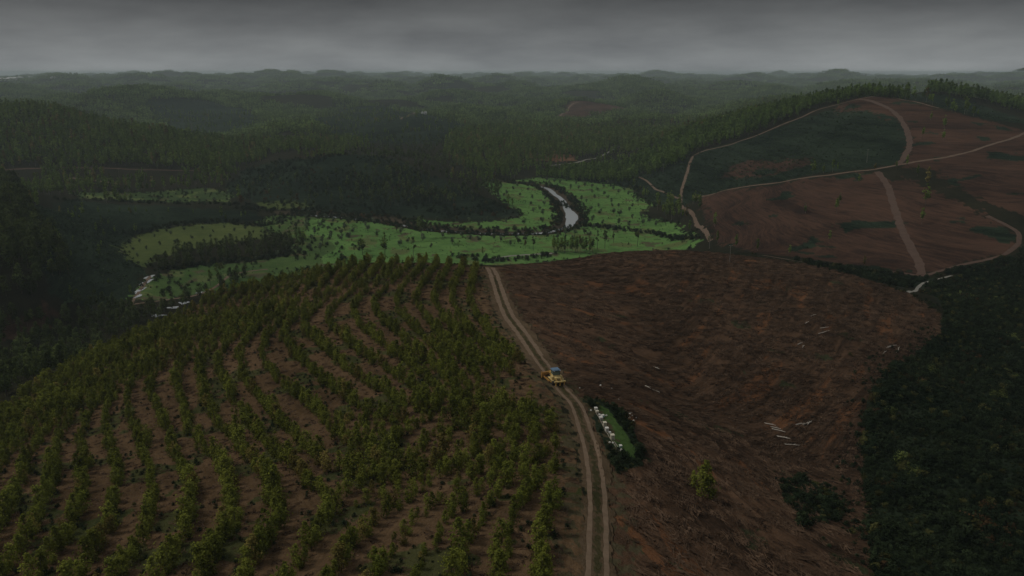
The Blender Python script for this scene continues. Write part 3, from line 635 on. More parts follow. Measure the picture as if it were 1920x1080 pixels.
def olive(i):
    g = np.random.default_rng(300+i); hh = 4.3 + .8*g.random(); w_ = .8+.35*g.random()
    return (leafmesh('crown', [crown(lambda t: prof_olive(t)*w_, (1.6, hh), 260, .36, 10, g, core=.42)], M_olive), trunkmesh('trunk', 2.6, .26, M_bark, 5, 1.3, .05, g, .45, 1.2))
def pine(i):
    g = np.random.default_rng(400+i); hh = 12.5 + 3.5*g.random(); w_ = .7+.4*g.random(); b0 = hh*(.45+.2*g.random())
    return (leafmesh('crown', [crown(lambda t: prof_pine(t)*w_, (b0, hh), 240, .55, 12, g, core=.33)], M_pine), trunkmesh('trunk', hh*.96, .2, M_bark, 9, 1.8, .01, g, .45))
def bush(m, s):
    def f(i):
        g = np.random.default_rng(s+i); return (leafmesh('bush', [crown(lambda t: prof_bush(t), (.05, 1.25+.4*g.random()), 260, .14, 11, g)], m), None)
    return f
PR = {'sap': make_kind('sap', 7, sap), 'euc': make_kind('euc', 7, euc), 'olive': make_kind('olive', 5, olive), 'pine': make_kind('pine', 6, pine), 'bush': make_kind('bush', 5, bush(M_scrub, 500)), 'dark': make_kind('dark', 5, dark_tree), 'bright': make_kind('bright', 6, bright_tree), 'light': make_kind('light', 3, bush(M_light, 570)), 'rust': make_kind('rust', 3, bush(M_rust, 550))}
# mixed-stand clumps for the far woods, low mats for hillside scrub
def clump(i, n, half, hmin, hmax, leafs, size, m, s, prof, w_):
    g = np.random.default_rng(s+i); parts = []
    for k in range(n):
        hh = hmin + (hmax-hmin)*g.random(); V, F, T = crown(lambda t: prof(t)*w_, (hh*.12, hh), leafs, size, 6, g)
        V = V + np.array([*(g.uniform(-half, half, 2)), -1.0]); parts.append((V, F, np.clip(T + g.normal()*.15, 0, 1)))
    return (leafmesh('crown', parts, m), None)
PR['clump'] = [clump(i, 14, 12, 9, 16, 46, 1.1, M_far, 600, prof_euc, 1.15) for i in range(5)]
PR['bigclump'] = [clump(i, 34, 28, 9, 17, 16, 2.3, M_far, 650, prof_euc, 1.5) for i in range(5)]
PR['mat'] = [clump(i, 20, 3.4, .5, 1.1, 16, .26, M_hillscrub, 700, lambda t: prof_bush(t), .55) for i in range(5)]
def stick(i):
    g = np.random.default_rng(800+i); b = MB()
    for k in range(11):
        a = g.normal()*.4; L = .3+.8*g.random(); c = g.uniform(-.7, .7, 2); z = .03+.14*g.random()
        b.tube((c[0]-math.cos(a)*L, c[1]-math.sin(a)*L, z), (c[0]+math.cos(a)*L, c[1]+math.sin(a)*L, z+g.uniform(-.05,.22)), .035, .02, 4)
    for k in range(3):
        c = g.uniform(-.7, .7, 2); b.box((c[0], c[1], .04), (.3*g.random()+.1, .25, .22), g.random()*3, g.random())
    me = bpy.data.meshes.new('brush'); me.from_pydata([tuple(map(float, v)) for v in b.v], [], b.f); me.materials.append(M_debris); me.update(); return (me, None)
PR['stick'] = [stick(i) for i in range(5)]
PCOL = {}
def protocol(kind):
    if kind in PCOL: return PCOL[kind]
    c = bpy.data.collections.new(kind + '_shapes')
    for i, (a, b) in enumerate(PR[kind]):
        if b is not None:       # crown and trunk in one mesh for the uncounted mass
            import bmesh
            bm = bmesh.new(); bm.from_mesh(a); nf = len(bm.faces); bm.from_mesh(b); bm.faces.ensure_lookup_table()
            for f in bm.faces[nf:]: f.material_index = 1
            me = bpy.data.meshes.new(a.name + '_mass'); bm.to_mesh(me); bm.free(); me.materials.append(a.materials[0]); me.materials.append(b.materials[0])
        else: me = a
        o = bpy.data.objects.new(f'{kind}_shape', me); c.objects.link(o)
    PCOL[kind] = c; return c
def mass(name, kind, pts, sc, label, cat, group=None, spin=None):
    """one uncounted mass of plants: points carrying instances."""
    n = len(pts)
    if n == 0: return
    me = bpy.data.meshes.new(name); me.vertices.add(n); me.vertices.foreach_set('co', np.asarray(pts, np.float32).ravel())
    a = me.attributes.new('size', 'FLOAT', 'POINT'); a.data.foreach_set('value', np.asarray(sc, np.float32))
    a = me.attributes.new('spin', 'FLOAT', 'POINT'); a.data.foreach_set('value', (rng.random(n)*6.283 if spin is None else spin).astype(np.float32))
    a = me.attributes.new('pick', 'INT', 'POINT'); a.data.foreach_set('value', rng.integers(0, len(PR[kind]), n).astype(np.int32))
    o = bpy.data.objects.new(name, me); COL.objects.link(o)
    g = bpy.data.node_groups.new(name, 'GeometryNodeTree'); g.interface.new_socket('Geometry', in_out='INPUT', socket_type='NodeSocketGeometry'); g.interface.new_socket('Geometry', in_out='OUTPUT', socket_type='NodeSocketGeometry')
    gi = g.nodes.new('NodeGroupInput'); go_ = g.nodes.new('NodeGroupOutput'); ci = g.nodes.new('GeometryNodeCollectionInfo'); ci.inputs[0].default_value = protocol(kind); ci.inputs[1].default_value = True; ci.inputs[2].default_value = True
    iop = g.nodes.new('GeometryNodeInstanceOnPoints'); iop.inputs['Pick Instance'].default_value = True
    def na(nm, ty):
        q = g.nodes.new('GeometryNodeInputNamedAttribute'); q.data_type = ty; q.inputs[0].default_value = nm; return q
    s_ = na('size', 'FLOAT'); r_ = na('spin', 'FLOAT'); k_ = na('pick', 'INT'); cx = g.nodes.new('ShaderNodeCombineXYZ')
    L = g.links.new; L(gi.outputs[0], iop.inputs['Points']); L(ci.outputs[0], iop.inputs['Instance']); L(k_.outputs[0], iop.inputs['Instance Index'])
    L(r_.outputs[0], cx.inputs[2]); L(cx.outputs[0], iop.inputs['Rotation']); L(s_.outputs[0], iop.inputs['Scale']); L(iop.outputs[0], go_.inputs[0])
    mo = o.modifiers.new('scatter', 'NODES'); mo.node_group = g
    tag(o, label, cat, group, 'stuff'); return o
TREEGEO = {}
def tree(name, kind, i, x, y, sc, label, cat, group=None, rz=None):
    cm, tm = PR[kind][i % len(PR[kind])]
    if tm is None:
        o = bpy.data.objects.new(name, cm); COL.objects.link(o); o.location = hw(x, y, -.05); o.rotation_euler = (0, 0, random.random()*6.28 if rz is None else rz); o.scale = (sc,)*3
        return tag(o, label, cat, group)
    e = empty(name, hw(x, y, -.05), random.random()*6.28 if rz is None else rz, sc); tag(e, label, cat, group)
    for nm, me in (('crown', cm), ('trunk', tm)):
        o = bpy.data.objects.new(nm, me); COL.objects.link(o); o.parent = e
    return e
def proj(x, y, z):
    dz = z - ZC; dep = y*cP - dz*sP; return 960 + FPX*x/dep, 540 - FPX*(y*sP + dz*cP)/dep, dep
# visibility over the terrain for culling masses that no nearby camera could see
maxslope = np.maximum.accumulate((ZG2) / rad[:, None], axis=0)
def visible(x, y, tall, margin=9):
    r = np.hypot(x, y); fi = np.clip((np.log(r) - lr0)/(lr1-lr0)*(NR-1), 0, NR-1).astype(int); fj = np.clip((np.arctan2(x, y)-ang[0])/(ang[-1]-ang[0])*(NA-1), 0, NA-1).astype(int)
    top = hz(x, y) - ZC + tall + margin + r*.004; u, v, dep = proj(x, y, hz(x, y))
    return (top / r > maxslope[np.maximum(fi-4, 0), fj]) & (u > -260) & (u < 2180) & (v < 1330)
def gridpts(x0, x1, y0, y1, s, jit=.45):
    gx, gy = np.meshgrid(np.arange(x0, x1, s), np.arange(y0, y1, s*.9)); gx = gx + (np.arange(gx.shape[0])[:, None] % 2)*s*.5
    gx = gx.ravel() + rng.uniform(-jit, jit, gx.size)*s; gy = gy.ravel() + rng.uniform(-jit, jit, gy.size)*s; return gx, gy
def offroads(x, y, extra=1.0):
    m = np.ones(len(x), bool)
    for ln, wd_ in ROADS: m &= linedist(ln, x, y, 30) > wd_/2 + extra
    return m
def fillpoly(pg, s, jit=.45, clear=1.0):
    (x0, y0), (x1, y1) = pg.min(0), pg.max(0); x, y = gridpts(x0, x1, y0, y1, s, jit); m = inpoly(pg, x, y); x = x[m]; y = y[m]
    m = offroads(x, y, clear); return x[m], y[m]
exec_parts = []
# ---- young plantation in rows
(x0, y0), (x1, y1) = Z['plantation'].min(0), Z['plantation'].max(0)
gx, gy = np.meshgrid(np.arange(max(x0,-230), x1, .5), np.arange(y0, y1, .5)); f = rowf(gx, gy) + .5; fl = np.floor(f)
cross = np.zeros(f.shape, bool); cross[:, :-1] |= fl[:, :-1] != fl[:, 1:]; cross[:-1] |= fl[:-1] != fl[1:]
cx_, cy_ = gx[cross], gy[cross]; m = inpoly(Z['plantation'], cx_, cy_); cx_ = cx_[m]; cy_ = cy_[m]
dT = linedist(TRACK, cx_, cy_, 8); m = dT > np.where(cy_ < 170, 5.3, 4.8); cx_ = cx_[m]; cy_ = cy_[m]
m = visible(cx_, cy_, 3.5, 4); cx_ = cx_[m]; cy_ = cy_[m]
e_ = .5; gr = np.hypot(rowf(cx_+e_, cy_)-rowf(cx_-e_, cy_), rowf(cx_, cy_+e_)-rowf(cx_, cy_-e_)) / (2*e_)
m = rng.random(len(cx_)) < np.clip((.33/np.maximum(gr, .01))**2, 0, 1); cx_ = cx_[m]; cy_ = cy_[m]
fx, fy = fillpoly(Z['plantation'], 2.3); g2 = np.hypot(rowf(fx+e_, fy)-rowf(fx-e_, fy), rowf(fx, fy+e_)-rowf(fx, fy-e_)); m = (g2 < .13) & (linedist(TRACK, fx, fy, 8) > 5.2) & visible(fx, fy, 3.5, 4)
cx_ = np.concatenate([cx_, fx[m]]); cy_ = np.concatenate([cy_, fy[m]])
order = rng.permutation(len(cx_)); cells = {}; keep = []
MIN = .92
for i in order:
    a, b = cx_[i], cy_[i]; k = (int(a//MIN), int(b//MIN)); ok = True
    for dx in (-1, 0, 1):
        for dy in (-1, 0, 1):
            for j in cells.get((k[0]+dx, k[1]+dy), ()):
                if (cx_[j]-a)**2 + (cy_[j]-b)**2 < MIN*MIN: ok = False; break
            if not ok: break
        if not ok: break
    if ok: cells.setdefault(k, []).append(i); keep.append(i)
keep = np.array(keep); sx = cx_[keep] + rng.normal(size=len(keep))*.38; sy = cy_[keep] + rng.normal(size=len(keep))*.38
gap = fbm(sx/6, sy/6, 2, 61); m = (gap > -.5) & (rng.random(len(sx)) > .05); sx = sx[m]; sy = sy[m]
vig = .74 + .45*fbm(sx/25, sy/25, 3, 63) + rng.normal(size=len(sx))*.19; ss = np.clip(vig, .35, 1.4)
sz = hz(sx, sy); u, v, dep = proj(sx, sy, sz + 1.5)
_dz = hit(1040, 716, 100, 220); m = np.hypot(sx-_dz[0], sy-(_dz[1]-5)) > 11; sx = sx[m]; sy = sy[m]; ss = ss[m]; sz = sz[m]; u = u[m]; v = v[m]; dep = dep[m]
inv = (u > 0) & (u < 1920) & (v > 0) & (v < 1080); rank = np.where(inv, ss/dep, 0); top = np.argsort(-rank)[:300]
print('saplings', len(sx))
for q, i in enumerate(top):
    dtk = float(linedist(TRACK, sx[i:i+1], sy[i:i+1], 30)[0])
    size = 'tall' if ss[i] > 1.02 else ('small' if ss[i] < .72 else 'mid-sized')
    nrow = int(round(float(rowf(sx[i], sy[i])))); ordn = ['leftmost', 'second', 'third', 'fourth', 'fifth', 'sixth', 'seventh', 'eighth', 'ninth', 'tenth', 'eleventh', 'twelfth', 'thirteenth', 'fourteenth', 'fifteenth'][max(0, min(14, nrow))]
    band = 'near the foot' if v[i] > 985 else ('low on the slope' if v[i] > 900 else 'partway up the slope')
    where = f'beside the rutted dirt track, {band}' if dtk < 9 else (f'in the {ordn} row from the left, {band}' if nrow > 0 else f'in the leftmost planted row, {band}')
    tree('young_eucalyptus', 'sap', int(rng.integers(7)), sx[i], sy[i], ss[i], f'{size} young eucalyptus {where}', 'tree', f'{size} young eucalyptus {where}')
rest = np.ones(len(sx), bool); rest[top] = False
mass('young_eucalyptus_rows', 'sap', np.stack([sx, sy, sz-.05], 1)[rest], ss[rest], 'curving rows of young green eucalyptus across the near slope', 'young trees')
# low weeds and tufts between the rows
x, y = fillpoly(Z['plantation'], 2.3); m = visible(x, y, 1, 3) & (fbm(x/11, y/11, 3, 45) > .02) & (linedist(TRACK, x, y, 6) > 2.2); x = x[m]; y = y[m]
mass('weeds', 'bush', np.stack([x, y, hz(x, y)-.1], 1), rng.uniform(.2, .55, len(x)), 'low dark weeds between the rows of young trees', 'weeds')
# ---- woods: nearest 300 eucalyptus are things, the rest one mass
allx, ally, alls, allw = [], [], [], []
for k, (pg, s) in FOREST.items():
    x, y = fillpoly(pg, s, .5, 3); m = visible(x, y, 14, 10); x = x[m]; y = y[m]; allx.append(x); ally.append(y); alls.append(np.clip(rng.normal(1, .16, len(x)), .55, 1.4) * (.62 if 'below' in k or 'pale' in k else (.92 if 'ridge' in k else .95))); allw += [k]*len(x)
# the broken woodland everywhere else up to 1500 m that is not a named cover
x, y = gridpts(-1050, 1050, 380, 1500, 8.0); m = visible(x, y, 14, 10)
for zn in Z:
    if zn != 'far_brown_2': m &= ~inpoly(Z[zn], x, y)
for pg, s in list(FOREST.values()) + list(PINE.values()): m &= ~inpoly(pg, x, y)
m &= offroads(x, y, 3) & (linedist(RIVER, x, y, 25) > 18) & (fbm(x/90, y/90, 3, 71) > -.02) & (hz(x, y)-ZC > -116); m &= np.hypot(x, y) > 560
m &= np.hypot(x, y) < 1500; x = x[m]; y = y[m]
allx.append(x); ally.append(y); alls.append(rng.uniform(.5, 1.1, len(x))); allw += ['open woodland']*len(x)
ex = np.concatenate(allx); ey = np.concatenate(ally); es = np.concatenate(alls); ez = hz(ex, ey); allw = np.array(allw)
u, v, dep = proj(ex, ey, ez+5); rr2 = np.hypot(ex, ey); fi = np.clip((np.log(rr2)-lr0)/(lr1-lr0)*(NR-1), 0, NR-1).astype(int); fj = np.clip((np.arctan2(ex, ey)-ang[0])/(ang[-1]-ang[0])*(NA-1), 0, NA-1).astype(int)
seen = ((ez-ZC+8)/rr2 > maxslope[np.maximum(fi-6, 0), fj]) & (u > 0) & (u < 1920) & (v > 60) & (v < 1080)
top = np.argsort(-np.where(seen, es/dep, 0))[:300]
print('woodland', len(ex))
KD = {'wood below the plantation': 'dark', 'wood on the near left slope': 'dark', 'wood in the pale meadow': 'dark', 'wood on the ridge': 'bright', 'wood on the far right summit': 'bright'}
WH = {'wood below the plantation': 'in the wood below the plantation', 'wood on the near left slope': 'in the dark wood on the left edge slope', 'wood in the pale meadow': 'in the strip of wood beside the pale meadow',
      'wood on the left hill': 'in the wood on the left hill', 'wood beyond the meadow': 'in the wood beyond the green meadow', 'wood on the ridge': 'in the bright row of trees behind the ridge road', 'wood on the far right summit': 'in the wood on the far right summit', 'open woodland': 'in open scrub on the far side of the valley'}
for i in top:
    size = 'tall' if es[i]*13 > 11 else ('low' if es[i]*13 < 8 else 'medium')
    if allw[i] == 'wood on the near left slope':
        lab = f'{size} dark tree in the left edge wood, {["uppermost", "upper", "middle", "lower", "lowest", "bottom"][int(min(5, max(0, (v[i]-330)//40)))]} part, {["cut by the photo edge", "close to the photo edge", "deep inside", "near its right rim", "on its right rim"][int(min(4, max(0, u[i]//25)))]}'
        tree('eucalyptus_tree', 'dark', int(rng.integers(7)), ex[i], ey[i], es[i], lab, 'tree', lab); continue
    side = ['far left', 'left', 'middle', 'right', 'far right'][int(np.digitize(u[i], {'wood below the plantation': [60, 140, 230, 320], 'wood on the near left slope': [25, 50, 80, 110]}.get(allw[i], [400, 700, 1100, 1500])))]; hv = 'upper' if v[i] < {'wood below the plantation': 620, 'wood on the near left slope': 450}.get(allw[i], 350) else 'lower'
    if allw[i] == 'wood below the plantation': side = ['edge, cut by the photo', 'far left', 'left', 'left centre', 'centre', 'right centre', 'right', 'far right', 'end by the pools'][int(np.digitize(u[i], [20, 50, 85, 125, 165, 210, 260, 310]))]
    lab = f'{size} green tree {WH[allw[i]]}, {hv} {side}'
    tree('eucalyptus_tree', KD.get(allw[i], 'euc'), int(rng.integers(7)), ex[i], ey[i], es[i], lab, 'tree', lab)
rest = np.ones(len(ex), bool); rest[top] = False
for k in list(FOREST) + ['open woodland']:
    mk = rest & (allw == k)
    if mk.any(): mass('woodland', KD.get(k, 'euc'), np.stack([ex, ey, ez-.3], 1)[mk], es[mk], 'dense green trees ' + WH[k], 'woodland')
# far woods
cl = lambda x, y: (fbm(x/420, y/420, 3, 81) > -.3)
for kind, r0, r1, s, nm in (('clump', 1350, 3600, 17.5, 'dense green forest covering the rolling hills of the middle distance'), ('bigclump', 3600, 12000, 44, 'hazy forest on the farthest hills')):
    x, y = gridpts(-r1*.75, r1*.75, r0*.7, r1, s); r = np.hypot(x, y); m = (r > r0) & (r < r1) & (np.abs(np.arctan2(x, y)) < R(38)); x = x[m]; y = y[m]
    m = visible(x, y, 16, 12) & cl(x, y)
    for zn in ('far_brown', 'far_brown_2', 'far_scrub_1', 'far_scrub_2', 'clearing', 'right_scrub', 'hill_brown_2'): m &= ~inpoly(Z[zn], x, y)
    m &= offroads(x, y, 8); x = x[m]; y = y[m]; print(kind, len(x))
    mass('forest', kind, np.stack([x, y, hz(x, y)-.5], 1), rng.uniform(.75, 1.15, len(x)), nm, 'forest')
# ---- pines standing thinly on the scrub hill and saddle
pn = 0; prest = []
for k, (pg, s) in PINE.items():
    x, y = fillpoly(pg, s, .5, 2); m = visible(x, y, 13, 0) & (fbm(x/40, y/40, 2, 91) > -.25); x = x[m]; y = y[m]
    for a, b in zip(x, y):
        if pn >= 285: prest.append((a, b)); continue
        uu, vv_, _ = proj(a, b, hz(a, b)); psc = rng.uniform(.6, 1.0); sz_ = 'short' if psc < .72 else ('tall' if psc > .88 else 'middling')
        side = ['left end', 'left part', 'middle', 'right part', 'right end'][int(np.digitize(uu, [560, 660, 760, 860] if k == 'scrub hill' else [700, 760, 820, 880]))]; hv = 'high' if vv_ < (350 if k == 'scrub hill' else 295) else 'low'
        lab = f'{sz_} thin pine {hv} on the {side} of the ' + ('dark scrub hill' if 'scrub hill' in k else 'wooded saddle above the scrub hill')
        tree('pine_tree', 'pine', int(rng.integers(6)), a, b, psc, lab, 'pine tree', lab); pn += 1
prest = np.array(prest)
if len(prest): mass('pine_stand', 'pine', np.stack([prest[:, 0], prest[:, 1], hz(prest[:, 0], prest[:, 1])-.1], 1), rng.uniform(.6, 1.0, len(prest)), 'thin dark pines crowding the saddle behind the scrub hill', 'pine trees')
def at(u, v, D0=350, D1=1100): return hit(u, v, D0, D1)
for (uu, vv, kd, sc, lab) in [
 (680,478,'euc',1.0,'bushy dark tree in front of the left meadow, left of two'), (722,480,'euc',1.2,'large bushy dark tree in front of the left meadow, right of two'), (775,485,'pine',1.0,'slim pine between the bushy tree and the small olives'),
 (790,446,'pine',1.25,'tall pine by the dark river bank left of the olives'), (785,432,'euc',.75,'round dark tree on the river bank beside the tall pine'), (905,478,'euc',.42,'small round dark tree on the edge of the brown field'),
 (1000,470,'pine',.75,'spreading pine at the front of the bright meadow'), (985,466,'euc',.5,'leafy tree left of the spreading pine'), (1134,466,'pine',1.0,'tallest pine at the edge of the brown field'), (1120,467,'pine',.9,'pine just left of the tallest field-edge pine'),
 (1105,470,'pine',.85,'slender pine at the right end of the row of thin trunks'), (1195,462,'pine',.9,'lone pine on the meadow edge right of the river'), (1150,455,'pine',.6,'small pine behind the tallest field-edge pine'), (1330,462,'pine',.6,'slim dark tree where the hill track reaches the field'),
 (570,455,'euc',.8,'dark tree at the end of the wood strip by the meadow'), (545,462,'euc',.9,'tall dark tree in the wood strip by the meadow'), (410,530,'euc',.85,'large dark tree at the edge of the plantation by the pools'), (395,536,'euc',.75,'dark tree just left of the large one by the pools'), (330,480,'pine',.75,'tall slim tree standing in the pale meadow'), (345,482,'pine',.65,'second slim tree standing in the pale meadow')]:
    x, y = at(uu, vv, 345 if uu > 600 else 330, 900); tree('pine_tree' if kd == 'pine' else 'broadleaf_tree', kd, int(rng.integers(5)), x, y, sc, lab, 'tree')
for k in range(17):
    uu = 1036 + k*4.6 + rng.normal()*1.5; x, y = at(uu, 473 + rng.normal()*1.2, 380, 700)
    tree('pine_tree', 'euc', 1 + k % 5, x, y, rng.uniform(.62, .82), 'thin-trunked tree in the tight row above the brown field', 'tree', 'tight row of thin-trunked trees')
# ---- olives: pixel positions read off the photograph, put on the meadow
OL = [(653,420),(646,430),(686,425),(700,418),(662,436),(690,433),(752,438),(707,444),(820,415),(850,418),(880,416),(915,416),(950,418),(898,425),(982,420),(1016,417),(1035,408),(1018,403),(1000,398),(1012,393),(1020,385),(1022,375),(1018,368),(998,372),(995,384),(975,368),(950,364),(962,357),(940,352),(945,368),(990,358),(970,350),
 (793,452),(830,445),(765,455),(750,462),(808,465),(848,458),(882,450),(898,452),(867,445),(926,448),(939,454),(957,460),(972,456),(1028,440),(1045,448),(1060,450),(1078,440),(1096,438),(1105,445),(1112,430),(1060,440),(1075,452),(985,452),(1240,416),(1230,424),(1186,410),(1180,396),(1150,400),(1162,405),(1148,388),(1146,380),(1160,388),(1125,402),(1108,395),(1098,404),(1110,415),(1122,388),(1140,372),(1133,366),(1110,362),(1096,350),(1110,352),(1120,357),(1132,352),(1085,355),(1070,354),(1050,344),(1040,342),(1025,340),(1062,340),(1092,343),(1150,356),(1160,362),(1170,358),(1178,366),(1188,372),(1196,380),(1186,388),(1140,345),(1080,346),(1030,345),(1202,408),(1205,420),(1217,418),(1160,420),(1180,425),(1092,420),(1130,420),(1150,430),(1090,375),(1100,380),(1115,372),
 (600,425),(615,432),(590,438),(575,428),(560,420),(545,415),(530,420),(620,445),(605,455),(585,450),(640,450),(632,462),(625,418),(540,470),(520,480),(560,474),(580,470),(600,468),(480,488),(450,492),(420,498),(640,440),(512,412),(498,420),(655,446),(612,412),(575,412),
 (315,372),(345,370),(370,372),(385,365),(402,378),(420,368),(375,380),(360,362),(330,365),(300,376),(285,372),(510,384),(535,386),(555,382),
 (250,470),(262,455),(290,445),(320,440),(345,432),(380,430),(400,436),(420,428),(440,434),(460,430),(475,438),(300,460),(275,468),(330,455),(360,448),(395,446),(258,482),(430,446),(310,430),(490,436)]
for q, (uu, vv) in enumerate(OL):
    x, y = at(uu, vv, 420, 1100)
    if vv < 385 and uu < 440: w_ = 'in the narrow far left meadow'
    elif uu < 500 and vv > 425 : w_ = 'in the dull yellow-green meadow'
    elif uu < 680: w_ = 'in the left arm of the green meadow'
    elif uu > 1075 or (uu > 1000 and vv < 347): w_ = 'right of the river on the bright green meadow'
    elif vv < 430 and uu > 930: w_ = 'inside the river bend on bright grass'
    elif vv < 430: w_ = 'in the strip of grass below the dark scrub hill'
    else: w_ = 'on the front strip of the bright meadow'
    w_ += ', ' + ('nearer the wood strip' if w_.startswith('in the dull') and vv > 440 else ('left' if (uu % 100) < 50 else 'right') + (' front' if (vv % 30) >= 15 else ' back')) if True else ''
    sm = w_.startswith('in the dull') or w_.startswith('in the narrow')
    tree('olive_tree', 'olive', q, x, y, rng.uniform(.5, .7) if sm else rng.uniform(.75, 1.1)*(1 if vv > 400 else .92), ('small dark olive tree ' if sm else 'round-crowned olive tree ') + w_, 'olive tree', 'olive trees ' + w_)
# young eucalyptus left standing on the cleared hill and field
for q, (uu, vv, sc) in enumerate([(1318,930,1.35),(1322,915,1.2),(1300,912,.8),(1330,935,1.1)]):
    x, y = hit(uu, vv, 60, 200); tree('young_eucalyptus', 'sap', q, x, y, sc, ['tall bright eucalyptus standing alone low on the brown field', 'second eucalyptus in the clump on the brown field', 'smallest eucalyptus at the left of the clump on the brown field', 'bushy eucalyptus in front of the clump on the brown field'][q], 'tree')
LONE = [(1568,400,.9),(1570,322,.6),(1575,380,.6),(1735,385,1.2),(1738,350,1.1),(1728,420,.8),(1555,455,.6),(1510,400,.6),(1340,425,.9),(1345,455,.7),(1380,465,.7),(1420,470,.6),(1730,260,.9),(1745,225,.7),(1770,240,1.0),(1768,262,.8),(1610,345,.6),(1700,312,.7),(1680,318,.6),(1640,322,.6),(1720,330,.7),(1620,500,.5),(1480,480,.5)]
for uu, vv, sc in LONE:
    x, y = hit(uu, vv, 340, 900); tree('lone_eucalyptus', 'euc', int(rng.integers(7)), x, y, sc*.8, 'slim grey-green tree ' + ('high on the brown summit' if vv < 290 else ('beside the track junction on the right hill' if vv < 340 and uu > 1600 else ('on the scrub edge of the right hill' if vv < 350 else ('at the foot of the cleared hill, left part' if uu < 1450 else ('in the middle of the cleared hill' if uu < 1700 else 'right of the straight bare track on the cleared hill'))))), 'tree', 'slim trees left standing on the cleared right hill')
# ---- shrubs
def scatter(name, kind, pg, s, smin, smax, label, cat, cond=None, tall=2):
    x, y = fillpoly(pg, s); m = visible(x, y, tall, 3)
    if cond is not None: m &= cond(x, y)
    x = x[m]; y = y[m]; print(name, len(x)); mass(name, kind, np.stack([x, y, hz(x, y)-.15], 1), rng.uniform(smin, smax, len(x))*np.clip(1+1.1*fbm(x/9, y/9, 3, 95), .35, 2), label, cat)
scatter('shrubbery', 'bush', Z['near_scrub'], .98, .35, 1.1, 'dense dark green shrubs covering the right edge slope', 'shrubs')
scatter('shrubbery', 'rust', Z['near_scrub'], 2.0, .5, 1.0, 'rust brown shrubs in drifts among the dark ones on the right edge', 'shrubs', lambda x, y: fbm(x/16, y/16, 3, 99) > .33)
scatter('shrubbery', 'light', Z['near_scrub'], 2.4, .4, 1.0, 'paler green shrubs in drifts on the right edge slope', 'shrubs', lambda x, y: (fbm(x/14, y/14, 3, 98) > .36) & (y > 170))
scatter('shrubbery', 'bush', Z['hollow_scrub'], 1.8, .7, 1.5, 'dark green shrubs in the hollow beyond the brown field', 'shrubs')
scatter('shrubbery', 'bush', poly([(1735,524),(1790,508),(1860,494),(1915,468),(2050,440),(2250,470),(2250,540),(1900,528),(1800,540),(1750,545)], 250, 620), 1.9, .6, 1.5, 'dark shrubs between the hill track and the right edge slope', 'shrubs', lambda x, y: offroads(x, y, 2))
scatter('hedge_shrubs', 'bush', Z['apiary_hedge'], .95, .3, .85, 'dark bushes ringing the white beehives', 'shrubs', lambda x, y: ~inpoly(Z['apiary_grass'], x, y) & (linedist(TRACK, x, y, 6) > 2.6) & (linedist(poly([(1116,770),(1162,850)], 80, 200), x, y, 6) > 1.1))
scatter('shrubbery', 'bush', poly([(1458,908),(1500,900),(1550,918),(1575,945),(1580,975),(1500,990),(1472,945)], 60, 160), 1.0, .45, 1.0, 'dark bush patch at the foot of the brown field', 'shrubs')
for z, lab in (('scrub_hill', 'low dark scrub on the rounded central hill'), ('left_scrub', 'low blue-green scrub on the left slope'), ('right_scrub', 'low dark scrub in contour rows on the right hill'), ('mid_scrub', 'low dark scrub below the right ridge'), ('summit_scrub', 'pale scrub behind the summit road'), ('far_scrub_1', 'low scrub on the far bare hill'), ('far_scrub_2', 'low scrub on the far left hill')):
    scatter('hillside_scrub', 'mat', Z[z], 5.2 if 'far' not in z else 11, .6, 1.15, lab, 'scrub')
scatter('hillside_scrub', 'mat', Z['hill_brown'], 7, .5, 1.0, 'green scrub creeping over the brown hillside', 'scrub', lambda x, y: fbm(x/38, y/38, 4, 41) > .33)
scatter('hillside_scrub', 'mat', Z['hill_brown_2'], 7, .5, 1.0, 'green scrub patches under the brown summit', 'scrub', lambda x, y: fbm(x/38, y/38, 4, 41) > .33)
scatter('grass_tufts', 'light', Z['meadow'], 5.5, .25, .6, 'low rushy tufts mottling the green meadow', 'grass', lambda x, y: (fbm(x/22, y/22, 3, 111) > .05) & (linedist(RIVER, x, y, 16) > 11))
for z in ('far_scrub_1', 'far_scrub_2'): scatter('scattered_trees', 'euc', Z[z], 17, .4, .85, 'scattered trees on the bare far hill ' + ('below the ochre track' if z[-1] == '1' else 'on the left'), 'trees', lambda x, y: fbm(x/110, y/110, 3, 121) > -.05, 12)
scatter('scattered_trees', 'euc', Z['left_scrub'], 19, .3, .6, 'scattered small trees on the left scrub slope', 'trees', lambda x, y: fbm(x/60, y/60, 3, 122) > .05, 12)
scatter('hillside_scrub', 'bush', Z['scrub_hill'], 5.5, .8, 2.0, 'dark bushes dotting the central scrub hill', 'scrub', lambda x, y: fbm(x/40, y/40, 3, 123) > -.1)
scatter('hillside_scrub', 'rust', Z['scrub_hill'], 9, .8, 1.8, 'brown bushes dotting the central scrub hill', 'scrub', lambda x, y: fbm(x/30, y/30, 3, 124) > .25)
lmz = lambda x, y: (x + 40*fbm(x/60, y/60, 2, 66) < -.2*y) & (fbm(x/30, y/30, 3, 131) > -.05)
scatter('meadow_bushes', 'bush', Z['meadow'], 8, .8, 2.0, 'dark bushes scattered over the left arm of the meadow', 'shrubs', lmz)
scatter('meadow_bushes', 'bush', Z['left_meadow'], 9, .8, 2.0, 'dark bushes scattered over the far left meadow', 'shrubs', lambda x, y: fbm(x/30, y/30, 3, 132) > .0)
